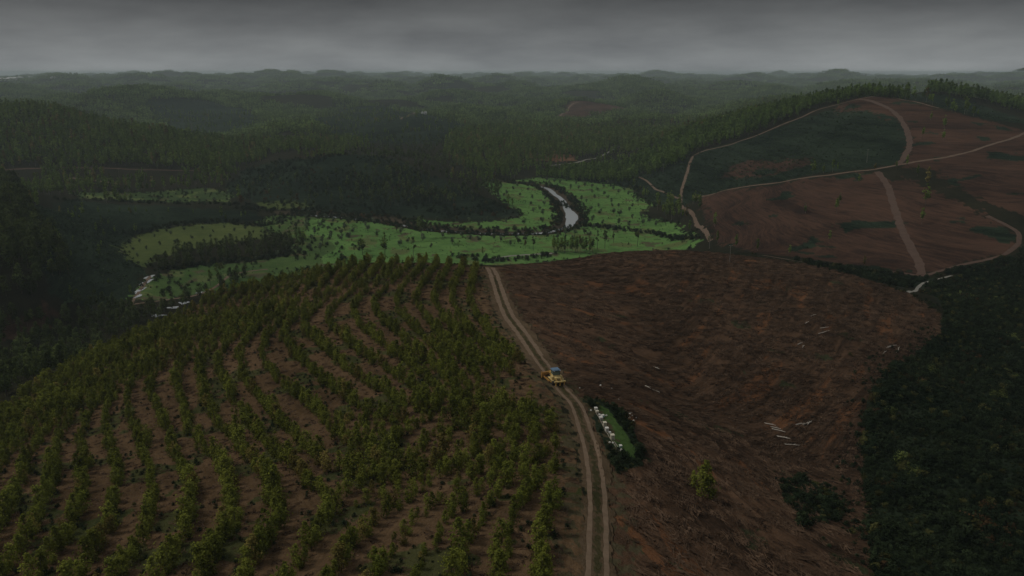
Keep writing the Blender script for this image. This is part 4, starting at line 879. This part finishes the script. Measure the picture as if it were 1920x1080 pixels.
for z in ('meadow', 'pale_meadow', 'left_meadow'):
    ring = np.concatenate([Z[z], Z[z][:1]]); ln = []
    for a_, b_ in zip(ring[:-1], ring[1:]):
        n_ = max(1, int(np.hypot(*(b_-a_))/3.2)); ln += [a_ + (b_-a_)*(k+.5)/n_ for k in range(n_)]
    q = np.array(ln); q = q[fbm(q[:, 0]/25, q[:, 1]/25, 2, 133) > -.12]; q = q + rng.normal(size=q.shape)*2.4
    q = q[(linedist(RIVER, q[:, 0], q[:, 1], 16) > 9) & (q[:, 1] > 430) & visible(q[:, 0], q[:, 1], 2, 3)]
    mass('meadow_edge_shrubs', 'bush', np.stack([q[:, 0], q[:, 1], hz(q[:, 0], q[:, 1])-.2], 1), rng.uniform(.5, 1.5, len(q)), 'ragged bushes along the edge of the ' + z.replace('_', ' '), 'shrubs')
# river banks
px, py = [], []
for off, n_ in ((9, 420), (-9, 420), (12, 260), (-12, 260), (7, 120)):
    t = np.gradient(RW, axis=0); t /= np.linalg.norm(t, axis=1)[:, None]; k = rng.integers(0, len(RW), n_)
    o_ = off + rng.normal(size=n_)*1.5; px.append(RW[k, 0] - t[k, 1]*o_ + rng.normal(size=n_)*2); py.append(RW[k, 1] + t[k, 0]*o_ + rng.normal(size=n_)*2)
px = np.concatenate(px); py = np.concatenate(py); m = linedist(RW, px, py, 30) > 6.5; px = px[m]; py = py[m]
n_ = len(px); rr_ = rng.random(n_) < .2
mass('river_bank_shrubs', 'bush', np.stack([px, py, hz(px, py)-.2], 1)[~rr_], rng.uniform(.8, 2.0, n_)[~rr_], 'dark bushes lining both river banks', 'shrubs')
mass('river_bank_shrubs', 'rust', np.stack([px, py, hz(px, py)-.2], 1)[rr_], rng.uniform(.7, 1.6, n_)[rr_], 'rusty brown bushes along the river banks', 'shrubs')
# bushes standing in the shallow stretches of the channel and in the gap between the two open pools
ch = poly([(955,341),(965,341),(975,342),(985,343),(992,345),(1000,346),(1008,348),(1015,350),(1054,380),(1058,383),(1062,384),(1066,385),(1051,377),(1069,388),(1052,428),(1045,429),(1038,430),(998,436),(990,436),(980,436),(968,436),(950,437),(930,437),(915,436),(900,435),(885,434),(870,433),(850,432),(830,430),(812,428),(795,427),(780,424),(765,421),(750,418),(735,415)], 500, 1000)
ch = np.concatenate([ch + rng.normal(size=ch.shape)*2.2 for _ in range(4)])
mass('river_bank_shrubs', 'bush', np.stack([ch[:, 0], ch[:, 1], hz(ch[:, 0], ch[:, 1])-.1], 1), rng.uniform(1.2, 2.2, len(ch)), 'dark bushes crowding the narrow stretches of the river', 'shrubs')
# ragged fringes where shrubs meet the bare field
for pts, sg, n_, lab in (([(1765,625),(1720,662),(1682,682),(1640,720),(1622,800),(1618,860),(1625,940),(1640,1079)], 2.6, 420, 'small shrubs fraying into the field from the right edge slope'), ([(1455,905),(1500,898),(1560,925),(1590,960)], 1.6, 60, 'small shrubs around the bush patch at the foot of the field'), ([(1450,482),(1520,498),(1620,523),(1700,548),(1762,588)], 2.2, 150, 'small shrubs along the far rim of the brown field')):
    ln = smoothline(poly(pts, 60, 345), 1); k = rng.integers(0, len(ln), n_); q = ln[k] + rng.normal(size=(n_, 2))*sg
    mass('fringe_shrubs', 'bush', np.stack([q[:, 0], q[:, 1], hz(q[:, 0], q[:, 1])-.15], 1), rng.uniform(.2, .75, n_), lab, 'shrubs')
M_yb = foliage('bright_bush_leaves', (.08,.10,.03), (.12,.14,.04)); PR['yb'] = make_kind('yb', 3, bush(M_yb, 590))
YB = [(1745,702),(1752,698),(1865,745),(1878,748),(1905,712),(1890,700),(1690,868),(1702,880),(1715,896),(1905,590),(1868,563),(1880,562),(1780,560),(1800,555),(1822,560),(1790,572),(1670,780),(1840,655),(1900,640)]
for q, (uu, vv) in enumerate(YB):
    x, y = hit(uu, vv, 60, 340); w_ = 'by the stream junction at the top' if vv < 600 else ('high on the right edge slope' if vv < 720 else 'low on the right edge slope')
    tree('yellow_green_bush', 'yb', q, x, y, random.uniform(1.0, 1.7), 'bright yellow-green bush among dark shrubs, ' + w_, 'bush', 'bright bushes ' + w_)
# bush line east of the river bend and other hedges
for pts, wdt, n_, lab in (([(1068,424),(1110,424),(1160,430),(1200,436),(1245,442),(1300,450)], 4, 160, 'dark bushes in a line from the river to the brown hill'), ([(300,505),(420,492),(520,480),(560,470)], 7, 170, 'dark bushes below the strip of wood'), ([(460,392),(560,398),(640,404),(720,414),(800,426)], 5, 200, 'dark bushes along the foot of the scrub hill'), ([(250,440),(330,421),(420,416),(500,424),(540,405)], 5, 150, 'hedge of bushes along the top of the pale meadow'), ([(1000,335),(1060,333),(1120,340),(1185,352),(1200,372),(1226,386)], 4, 90, 'bushes along the far edge of the bright meadow'), ([(850,480),(930,490),(1040,478)], 5, 70, 'scrubby bushes behind the crest of the near hill'), ([(100,372),(200,376),(330,382),(440,384),(500,396)], 6, 130, 'bushes between the left meadow and the scrub slope')):
    ln = smoothline(poly(pts, 345, 1100), 2); k = rng.integers(0, len(ln), n_); q = ln[k] + rng.normal(size=(n_, 2))*wdt*.6
    mass('bush_line', 'bush', np.stack([q[:, 0], q[:, 1], hz(q[:, 0], q[:, 1])-.2], 1), rng.uniform(.9, 2.2, n_), lab, 'shrubs')
for uu, vv, sc, lab in ((452,378,4.0,'large rusty orange bush beside the left meadow'), (678,405,2.8,'russet bush below the scrub hill'), (1092,415,2.2,'reddish brown bush right of the river'), (560,394,2.2,'ochre bush along the left hedge')):
    x, y = at(uu, vv); o = tree('rusty_bush', 'rust', 0, x, y, sc, lab, 'bush')
# brush and clods left on the cleared field
x, y = fillpoly(Z['field'], 1.25, .5); m = visible(x, y, 1, 2) & (fbm(x/6, y/6, 3, 97) > -.15) & (linedist(TRACK, x, y, 6) > 3.4) & ~inpoly(Z['apiary_hedge'], x, y); x = x[m]; y = y[m]; print('sticks', len(x))
mass('brush_litter', 'stick', np.stack([x, y, hz(x, y)], 1), rng.uniform(.5, 1.3, len(x)), 'brown branches and clods strewn over the cleared field', 'debris', spin=np.arctan2(furf(x, y+.5)-furf(x, y-.5), furf(x+.5, y)-furf(x-.5, y)) + math.pi/2 + rng.normal(size=len(x))*.25)
x, y = fillpoly(Z['plantation'], 2.2, .5); m = visible(x, y, 1, 2) & (linedist(TRACK, x, y, 6) > 2.4); x = x[m]; y = y[m]
mass('brush_litter', 'stick', np.stack([x, y, hz(x, y)], 1), rng.uniform(.3, .9, len(x)), 'dark sticks and clods between the young trees', 'debris')
# ---------------------------------------------------------------- bleached logs left on the field
LOGS = [(1525,592,40),(1512,606,50),(1546,615,20),(1540,625,30),(1548,623,35),(1506,650,60),(1500,645,40),(1658,663,50),(1667,652,30),(1685,654,60),(1682,660,55),(1672,650,20),(1443,797,-30),(1450,801,-30),(1460,808,-35),(1464,820,-30),(1470,822,-25),(1485,834,-10),(1513,794,30),(1518,792,50),(1500,796,20),(1228,690,-50),(1215,728,-60),(1226,733,-50),(1508,900,10)]
for q, (uu, vv, a) in enumerate(LOGS):
    x, y = hit(uu, vv, 70, 330); b = MB(); L = .9 + .8*random.random(); b.tube((-L, 0, .14), (L*.1, .05, .18), .11, .09, 7); b.tube((L*.1, .05, .18), (L, -.08, .2), .09, .05, 7)
    b.tube((L*.2, .05, .18), (L*.5, .35, .3), .045, .02, 5)
    o = b.build('bleached_log', M_wood); o.location = hw(x, y); o.rotation_euler = (0, 0, R(a))
    w_ = 'in the upper middle of the brown field' if vv < 640 and uu < 1600 else ('by the dark shrubs at the right end of the field' if uu > 1640 else ('at the lower end of the brown gully' if uu > 1400 and vv > 750 else ('near the dozer side of the gully' if uu < 1300 else 'on the middle of the brown field')))
    tag(o, 'pale bleached log lying ' + w_, 'log', 'pale logs ' + w_)
for q, (uu, vv) in enumerate([(1087,728),(1126,723),(1130,727),(1147,729),(1160,752),(1181,776),(1186,780),(1192,783),(1188,789),(1184,774),(1180,783)]):
    x, y = hit(uu, vv, 70, 250); b = MB(); s = .16+.12*random.random(); b.box((0,0,s*.4), (s*1.6, s*1.2, s*.8), random.random()*3, .2, .6)
    o = b.build('pale_stone', M_white, bevel=s*.18); o.location = hw(x, y); w_ = 'on the soil behind the beehives' if vv > 745 else 'on the soil right of the bulldozer'
    tag(o, 'small pale stone lying ' + w_, 'stone', 'pale stones ' + w_)
# pools on the low ground at the left
for uu, vv, a, b_, lab in ((345,568,2.6,1.2,0),(380,549,3.5,.8,0),(296,592,3.4,1.1,0),(325,577,2.8,1.0,0),(280,520,1.6,2.8,0),(274,530,1.6,4,0),(262,545,1.4,3,0),(258,556,1.2,2.4,0),(165,652,2.2,1.2,0),(1020,435,1,1,1)):
    if lab: continue
    x, y = hit(uu, vv, 230, 640); th = np.linspace(0, 6.283, 25)[:-1]; rr_ = 1 + .25*np.sin(3*th+uu) + .12*np.sin(7*th)
    zz = float(hz(x, y)); V = [(x + a*math.cos(t)*r_, y + b_*2*math.sin(t)*r_, 0) for t, r_ in zip(th, rr_)]
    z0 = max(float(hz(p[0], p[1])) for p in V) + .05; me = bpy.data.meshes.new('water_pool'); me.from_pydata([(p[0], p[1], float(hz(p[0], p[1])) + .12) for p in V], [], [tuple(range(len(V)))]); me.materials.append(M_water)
    o = bpy.data.objects.new('water_pool', me); COL.objects.link(o); tag(o, kind='structure')
# ---------------------------------------------------------------- the bulldozer
dx, dy = hit(1040, 716, 100, 220)
e1 = np.array(hw(dx, dy)); HEAD = R(17)
fwd = np.array([-math.sin(HEAD), math.cos(HEAD)])
slope = (hz(dx+fwd[0]*2.5, dy+fwd[1]*2.5) - hz(dx-fwd[0]*2.5, dy-fwd[1]*2.5)) / 5
doz = empty('bulldozer', (dx, dy, float(hz(dx, dy)) + .03), HEAD); doz.rotation_euler = (math.atan(slope), 0, HEAD)
tag(doz, 'yellow tracked bulldozer with blue-roofed cab driving up the dirt track', 'bulldozer')
for s in (-1, 1):
    x0 = s*1.0; prof = []
    for t in np.linspace(math.pi/2, math.pi*1.5, 8): prof.append((-1.75+.42*math.cos(t), .46+.42*math.sin(t)))
    for t in np.linspace(-math.pi/2, math.pi/2, 8): prof.append((1.55+.42*math.cos(t), .46+.42*math.sin(t)))
    n = len(prof); inner = [(-.1+(y+.1)*.9, .46+(z-.46)*.8) for y, z in prof]
    b = MB(); xs = (x0-.28, x0+.28); V = [(x, *p) for x in xs for p in prof] + [(x, *p) for x in xs for p in inner]
    F_ = []
    for i in range(n):
        j = (i+1) % n; F_ += [(i, j, n+j, n+i), (2*n+i, 3*n+i, 3*n+j, 2*n+j), (i, 2*n+i, 2*n+j, j), (n+i, n+j, 3*n+j, 3*n+i)]
    b.add(V, F_); tr = b.build('crawler_track', M_steel, doz)
    g = MB()
    per = []
    for i in range(n):
        a = np.array(prof[i]); c = np.array(prof[(i+1) % n]); L = np.linalg.norm(c-a)
        for k in range(max(1, int(round(L/.2)))): per.append((a + (c-a)*(k+.5)/max(1, int(round(L/.2))), math.atan2((c-a)[1], (c-a)[0])))
    for p_, an in per:
        nn = np.array([math.sin(an), -math.cos(an)]);
        if np.dot(nn, p_-np.array([-.1, .46])) < 0: nn = -nn
        g.box((x0, p_[0]+nn[0]*.025, p_[1]+nn[1]*.025), (.6, .035, .07), 0, math.atan2(nn[1], nn[0])-math.pi/2)
    g.build('track_shoes', M_dark, tr)
    f_ = MB(); f_.box((x0, -.1, .46), (.3, 2.6, .26)); f_.build('track_frame', M_yel, doz, bevel=.03)
    for yy in (-1.75, 1.55):
        wl = MB(); wl.tube((x0-.2, yy, .46), (x0+.2, yy, .46), .33, n=16); wl.tube((x0-.24, yy, .46), (x0+.24, yy, .46), .12, n=10); wl.build('sprocket' if yy < 0 else 'idler_wheel', M_steel if yy < 0 else M_yel, doz)
    for k in range(5):
        wl = MB(); wl.tube((x0-.17, -1.1+k*.5, .2), (x0+.17, -1.1+k*.5, .2), .13, n=10); wl.build('roller', M_steel, doz)
    fd = MB(); fd.box((x0, -.55, 1.02), (.62, 2.1, .07)); fd.box((x0, -1.62, .93), (.62, .3, .06), 0, .5); fd.build('fender', M_pyel, doz, bevel=.015)
    pa = MB(); pa.box((s*1.42, .95, .5), (.14, 3.2, .24), 0, -.03); pa.build('push_arm', M_orange, doz, bevel=.02)
    cy = MB(); cy.tube((s*.45, 1.55, 1.25), (s*.62, 2.45, .75), .07, n=8); cy.tube((s*.45, 1.3, 1.4), (s*.45, 1.7, 1.17), .1, n=8); cy.build('lift_cylinder', M_steel, doz)
b = MB(); b.box((0, -.2, .75), (1.3, 3.2, .55)); b.build('chassis', M_dark, doz, bevel=.04)
hd = MB(); hd.prism([(.35, 1.0), (1.95, 1.0), (2.0, 1.6), (1.9, 1.72), (.35, 1.9)], -.5, .5); hood = hd.build('hood', M_yel, doz, bevel=.05)
b = MB(); b.box((0, 2.03, 1.3), (.86, .05, .55)); [b.box((0, 2.07, 1.08+k*.09), (.8, .03, .03)) for k in range(6)]; b.build('radiator_grille', M_dark, hood)
b = MB(); b.tube((.2, 1.2, 1.75), (.2, 1.2, 2.5), .06, n=10); b.tube((.2, 1.2, 2.48), (.2, 1.1, 2.62), .065, .06, 10); b.build('exhaust_pipe', M_dark, hood)
b = MB(); b.tube((-.2, 1.35, 1.75), (-.2, 1.35, 2.2), .08, n=10); b.tube((-.2, 1.35, 2.15), (-.2, 1.35, 2.32), .14, .12, 10); b.build('air_intake', M_dark, hood)
cab = MB(); cab.box((0, -.45, 1.42), (1.42, 1.55, .72)); cabo = cab.build('cab', M_pyel, doz, bevel=.05)
pl = MB()
for sx_ in (-.66, .66):
    for yy in (-1.12, -.35, .28): pl.box((sx_, yy, 2.2), (.09, .09, .95))
for yy in (-1.12, .28): pl.box((0, yy, 1.8), (1.25, .08, .07)); pl.box((0, yy, 2.62), (1.25, .08, .08))
for sx_ in (-.66, .66): pl.box((sx_, -.42, 2.62), (.08, 1.3, .08))
pl.build('cab_posts', M_dark, cabo)
for nm, c, d_ in (('rear_window', (0, -1.13, 2.2), (1.22, .03, .74)), ('front_window', (0, .28, 2.2), (1.22, .03, .74)), ('side_window', (-.67, -.73, 2.2), (.03, .66, .74)), ('side_window', (.67, -.73, 2.2), (.03, .66, .74)), ('side_window', (-.67, -.03, 2.2), (.03, .52, .74)), ('side_window', (.67, -.03, 2.2), (.03, .52, .74))):
    MB().box(c, d_).build(nm, M_glass, cabo)
rf = MB(); rf.box((0, -.42, 2.74), (1.62, 1.85, .12)); rf.box((0, -.42, 2.84), (1.4, 1.6, .09), taper=.9); rfo = rf.build('cab_roof', M_blue, doz, bevel=.04)
for sx_ in (-.6, .6):
    MB().box((sx_, -1.38, 2.68), (.18, .08, .12)).build('work_lamp', M_white, rfo, bevel=.02)
ft = MB(); ft.prism([(-1.25, .95), (-1.25, 1.62), (-1.95, 1.5), (-2.0, .95)], -.62, .62); ft.build('rear_tank', M_pyel, doz, bevel=.04)
for s in (-1, 1): MB().box((s*.9, -1.0, 1.35), (.42, 1.0, .5)).build('tool_box', M_pyel, doz, bevel=.04)
# blade, curved, yawed a little as in an angle blade
bl = MB(); prof = []
for t in np.linspace(-.75, .75, 9): prof.append((2.95 + .75*(1-math.cos(t)) - .15, .72 + .78*math.sin(t)))
prof2 = [(y-.09, z) for y, z in reversed(prof)]; bl.prism(prof + prof2, -1.75, 1.75)
bl.box((0, 2.72, .75), (2.6, .2, .16)); bl.box((0, 2.75, 1.12), (2.6, .14, .1)); bl.box((0, 2.75, .38), (2.8, .14, .1)); blo = bl.build('blade', M_orange, doz)
blo.rotation_euler = (0, 0, R(10)); blo.location = (.45, .1, .05)
MB().box((0, 3.08, .06), (3.56, .05, .2), 0, .5).build('cutting_edge', M_steel, blo)
for s in (-1, 1): MB().box((s*1.76, 2.95, .72), (.05, .34, 1.3)).build('end_plate', M_orange, blo)
# ripper frame behind
rp = MB(); rp.box((0.1, -2.75, .95), (2.3, .3, .28)); rpo = rp.build('ripper_beam', M_pyel, doz, bevel=.04)
for s in (-.85, 0, .85):
    sh = MB(); sh.box((s+.1, -2.8, .62), (.12, .3, .85)); sh.box((s+.1, -2.7, .2), (.09, .3, .16), 0, -.6); sh.build('ripper_shank', M_yel, rpo, bevel=.015)
for s in (-.45, .45):
    a_ = MB(); a_.tube((s, -1.9, 1.35), (s, -2.65, 1.05), .07, n=8); a_.box((s*1.2, -2.3, .7), (.14, .9, .16)); a_.build('ripper_link', M_yel, rpo)
MB().tube((-.2, -2.0, 1.2), (.3, -2.45, 1.35), .05, n=8).build('hydraulic_hose', M_dark, rpo)
# ---------------------------------------------------------------- beehives on rails
def hive(name, loc, rz, sc, body, lid, label, stories=1, feet=True):
    e = empty(name, loc, rz, sc); tag(e, label, 'beehive', 'beehives on the rails')
    for k in range(stories):
        b = MB(); b.box((0, 0, .16+.13+k*.27), (.46, .54, .255)); bo = b.build('hive_body', body, e, bevel=.008)
        for s in (-1, 1): MB().box((0, s*.277, .33+k*.27), (.16, .02, .035)).build('handle', M_plank, bo)
    t = .16 + .265*stories
    MB().box((0, 0, t+.05), (.53, .61, .09)).build('lid', lid, e, bevel=.008)
    MB().box((0, -.02, .135), (.5, .62, .04)).build('bottom_board', M_plank, e)
    MB().box((0, -.283, .18), (.34, .03, .03)).build('entrance_slot', M_dark, e)
    if feet:
        for a in (-.18, .18):
            for b_ in (-.2, .2): MB().box((a, b_, .06), (.05, .05, .12)).build('foot', M_plank, e)
    return e
p0 = np.array(hit(1117, 771, 80, 200)); p1 = np.array(hit(1160, 850, 80, 200)); dr = (p1-p0)/np.linalg.norm(p1-p0); nr_ = np.array([-dr[1], dr[0]]); rz0 = math.atan2(dr[1], dr[0])
stand = empty('hive_stand', hw(*(p0+p1)/2, 0), 0); tag(stand, 'pair of long pale rails on posts carrying the beehives', 'hive stand')
Lr = np.linalg.norm(p1-p0); c0 = (p0+p1)/2; zc = float(hz(*c0))
nseg = 10
for s in (-.2, .2):
    b = MB()
    for k in range(nseg):
        a = p0 + (p1-p0)*k/nseg + nr_*s; c = p0 + (p1-p0)*(k+1)/nseg + nr_*s; b.tube((a[0]-c0[0], a[1]-c0[1], float(hz(*a))-zc+.3), (c[0]-c0[0], c[1]-c0[1], float(hz(*c))-zc+.3), .05, n=5)
    b.build('rail', M_plank, stand)
for k in range(8):
    a = p0 + (p1-p0)*k/7
    MB().box((a[0]-c0[0], a[1]-c0[1], float(hz(*a))-zc+.12), (.1, .1, .34)).build('post', M_plank, stand)
HV = [(.02, 1.05, M_white, M_white, 1, 'white beehive at the upper end of the rails'), (.085, 1.0, M_cream, M_cream, 1, 'cream beehive second from the upper end of the rails'), (.13, .62, M_white, M_white, 1, 'small white beehive beside the teal box'), (.27, 1.1, M_white, M_white, 1, 'bright white beehive standing alone below the teal box'),
      (.435, 1.15, M_cream, M_cream, 2, 'tall cream beehive in the middle of the rails'), (.53, 1.1, M_white, M_white, 2, 'white two-box beehive just below the tall cream one'), (.60, .7, M_white, M_lid, 1, 'low white beehive below the two-box hive'), (.68, .62, M_cream, M_lid, 1, 'lowest small cream beehive between white ones'),
      (.76, 1.25, M_cream, M_cream, 2, 'largest cream beehive near the lower end of the rails')]
for t, sc, bm_, lm_, stt, lab in HV:
    q = p0 + (p1-p0)*t + nr_*(-.05 if sc > .9 else .2); hive('beehive', hw(q[0], q[1], .32), 0.15, sc, bm_, lm_, lab, stt, feet=False)
q = np.array(hit(1129, 781, 80, 200)); e = empty('teal_box', hw(*q), .4); tag(e, 'pale teal open crate among the upper beehives', 'crate'); MB().box((0,0,.2), (.75,.5,.36)).build('box_side', M_teal, e, bevel=.01); MB().box((0,0,.4), (.79,.54,.04)).build('rim', M_white, e)
q = np.array(hit(1163.5, 841, 80, 200)); hive('nucleus_hive', hw(*q), .2, .85, M_teal, M_white, 'small green-white hive on the grass at the lower end', 1)
q = np.array(hit(1162, 848, 80, 200)); e = empty('feeding_tray', hw(*q), .3); tag(e, 'white rectangular tray at the lower end of the rails', 'tray'); b = MB(); [b.box(c, d_) for c, d_ in (((0,0,.06),(.8,.5,.04)),((0,.26,.12),(.84,.04,.14)),((0,-.26,.12),(.84,.04,.14)),((.41,0,.12),(.04,.48,.14)),((-.41,0,.12),(.04,.48,.14)))]; b.build('tray', M_white, e)
for uu, vv, w_ in ((1143,836,'left one'),(1149,837,'right one'),(1137,780,'single one on the grass by the upper hives'),(1108,771,'single one by the track side bushes')):
    q = np.array(hit(uu, vv, 80, 200)); o = MB().box((0,0,.1), (.32,.26,.2), .3, .1, .85).build('white_stone', M_white, bevel=.04); o.location = hw(q[0], q[1], .25 if 'one by' not in w_ and 'grass' not in w_ else .05)
    tag(o, 'white stone near the beehives, ' + w_ + (' of the pair left of the rails' if w_ in ('left one', 'right one') else ''), 'stone')
# ---------------------------------------------------------------- poles and distant buildings
for uu, vv, hh, D0, D1, lab in ((1243,326,11,600,1100,'pale power pole on the dark slope right of the meadow'),(1241.0,328,10,600,1100,None),(1330,466,9,480,640,'dark power pole at the end of the hill track'),(1625,305,10,500,700,'pale power pole on the dark right hill slope'),(1368,492,7,280,345,'thin dark pole on the crest of the brown field'),(362,262,30,1300,1900,'tall far pylon on the bare left hill'),(224,338,12,650,1000,'pale pole beside the left valley road')):
    if lab is None: continue
    x, y = hit(uu, vv, D0, D1); e = empty('power_pole', hw(x, y), .3); tag(e, lab, 'pole')
    k = hh/10; b = MB(); b.tube((0,0,-.5), (0,0,hh), .17*k, .11*k, 8); b.build('pole', M_pole, e)
    b = MB(); b.box((0,0,hh*.93), (1.8*k,.12*k,.14*k)); co = b.build('crossarm', M_pole, e)
    for sx_ in (-.8, 0, .8): MB().tube((sx_*k,0,hh*.93+.05), (sx_*k,0,hh*.93+.35*k), .05*k, .035*k, 6).build('insulator', M_lid, co)
def house(uu, vv, D0, D1, w_, d_, h_, rz, label, roofm=M_roof, low=False):
    x, y = hit(uu, vv, D0, D1); e = empty('farm_building' if low else 'warehouse', hw(x, y, -.3), rz); tag(e, label, 'building', None)
    MB().box((0,0,h_/2), (w_, d_, h_)).build('wall', M_wall, e)
    b = MB(); b.prism([(-d_/2-.4, h_), (d_/2+.4, h_), (0, h_+d_*.16)], -w_/2-.4, w_/2+.4); b.build('roof', roofm, e)
    for k in range(int(max(2, w_//8))):
        xx = -w_/2 + (k+.5)*w_/int(max(2, w_//8)); MB().box((xx, -d_/2-.02, h_*.55), (w_*.06+.4, .08, h_*.22)).build('window', M_dark, e)
    MB().box((w_*.3, -d_/2-.03, h_*.22), (max(1.0, w_*.08), .1, h_*.44)).build('door', M_pole, e)
house(795, 209, 1500, 2300, 12, 8, 5, .2, 'small white house on the far hillside right of the ochre track', low=True)
house(1092, 311, 900, 1200, 5, 4, 2.6, .1, 'tiny white hut beside the valley road beyond the meadow', low=True)
for uu, vv, ww, hh, lab in ((8,151,60,10,'wide white warehouse at the far left edge of the forest'),(24,151,45,13,'tall white warehouse, middle of the far left cluster'),(38,148,40,12,'white warehouse right of the tallest in the far left cluster'),(56,146,40,8,'low pale warehouse at the right end of the far left cluster'),(100,148,14,8,'small pale building alone right of the far warehouses')):
    x, y, _ = P(uu, vv, 3600); e_ = None
    x, y = hit(uu, vv, 2600, 6000); house(uu, vv, 2600, 6000, ww, 30, hh, .1, lab)
# ---------------------------------------------------------------- haze
hb = MB(); hb.box((0, 7900, 20), (22000, 16200, 250)); ho = hb.build('haze', M_white)
ho.data.materials.clear()
def hazef(t, o):
    v_ = t.nodes.new('ShaderNodeVolumePrincipled'); v_.inputs['Color'].default_value = (.78,.90,.92,1); v_.inputs['Density'].default_value = .000105; v_.inputs['Anisotropy'].default_value = .1
    t.links.new(v_.outputs[0], o.inputs['Volume'])
ho.data.materials.append(mat('haze_air', hazef)); tag(ho, kind='stuff', label='thin grey mist hanging over the distant hills', cat='haze')
ZT = float((ZG+ZC).max()); ZB = float((ZG+ZC).min()); print('terrain z', ZB, ZT)
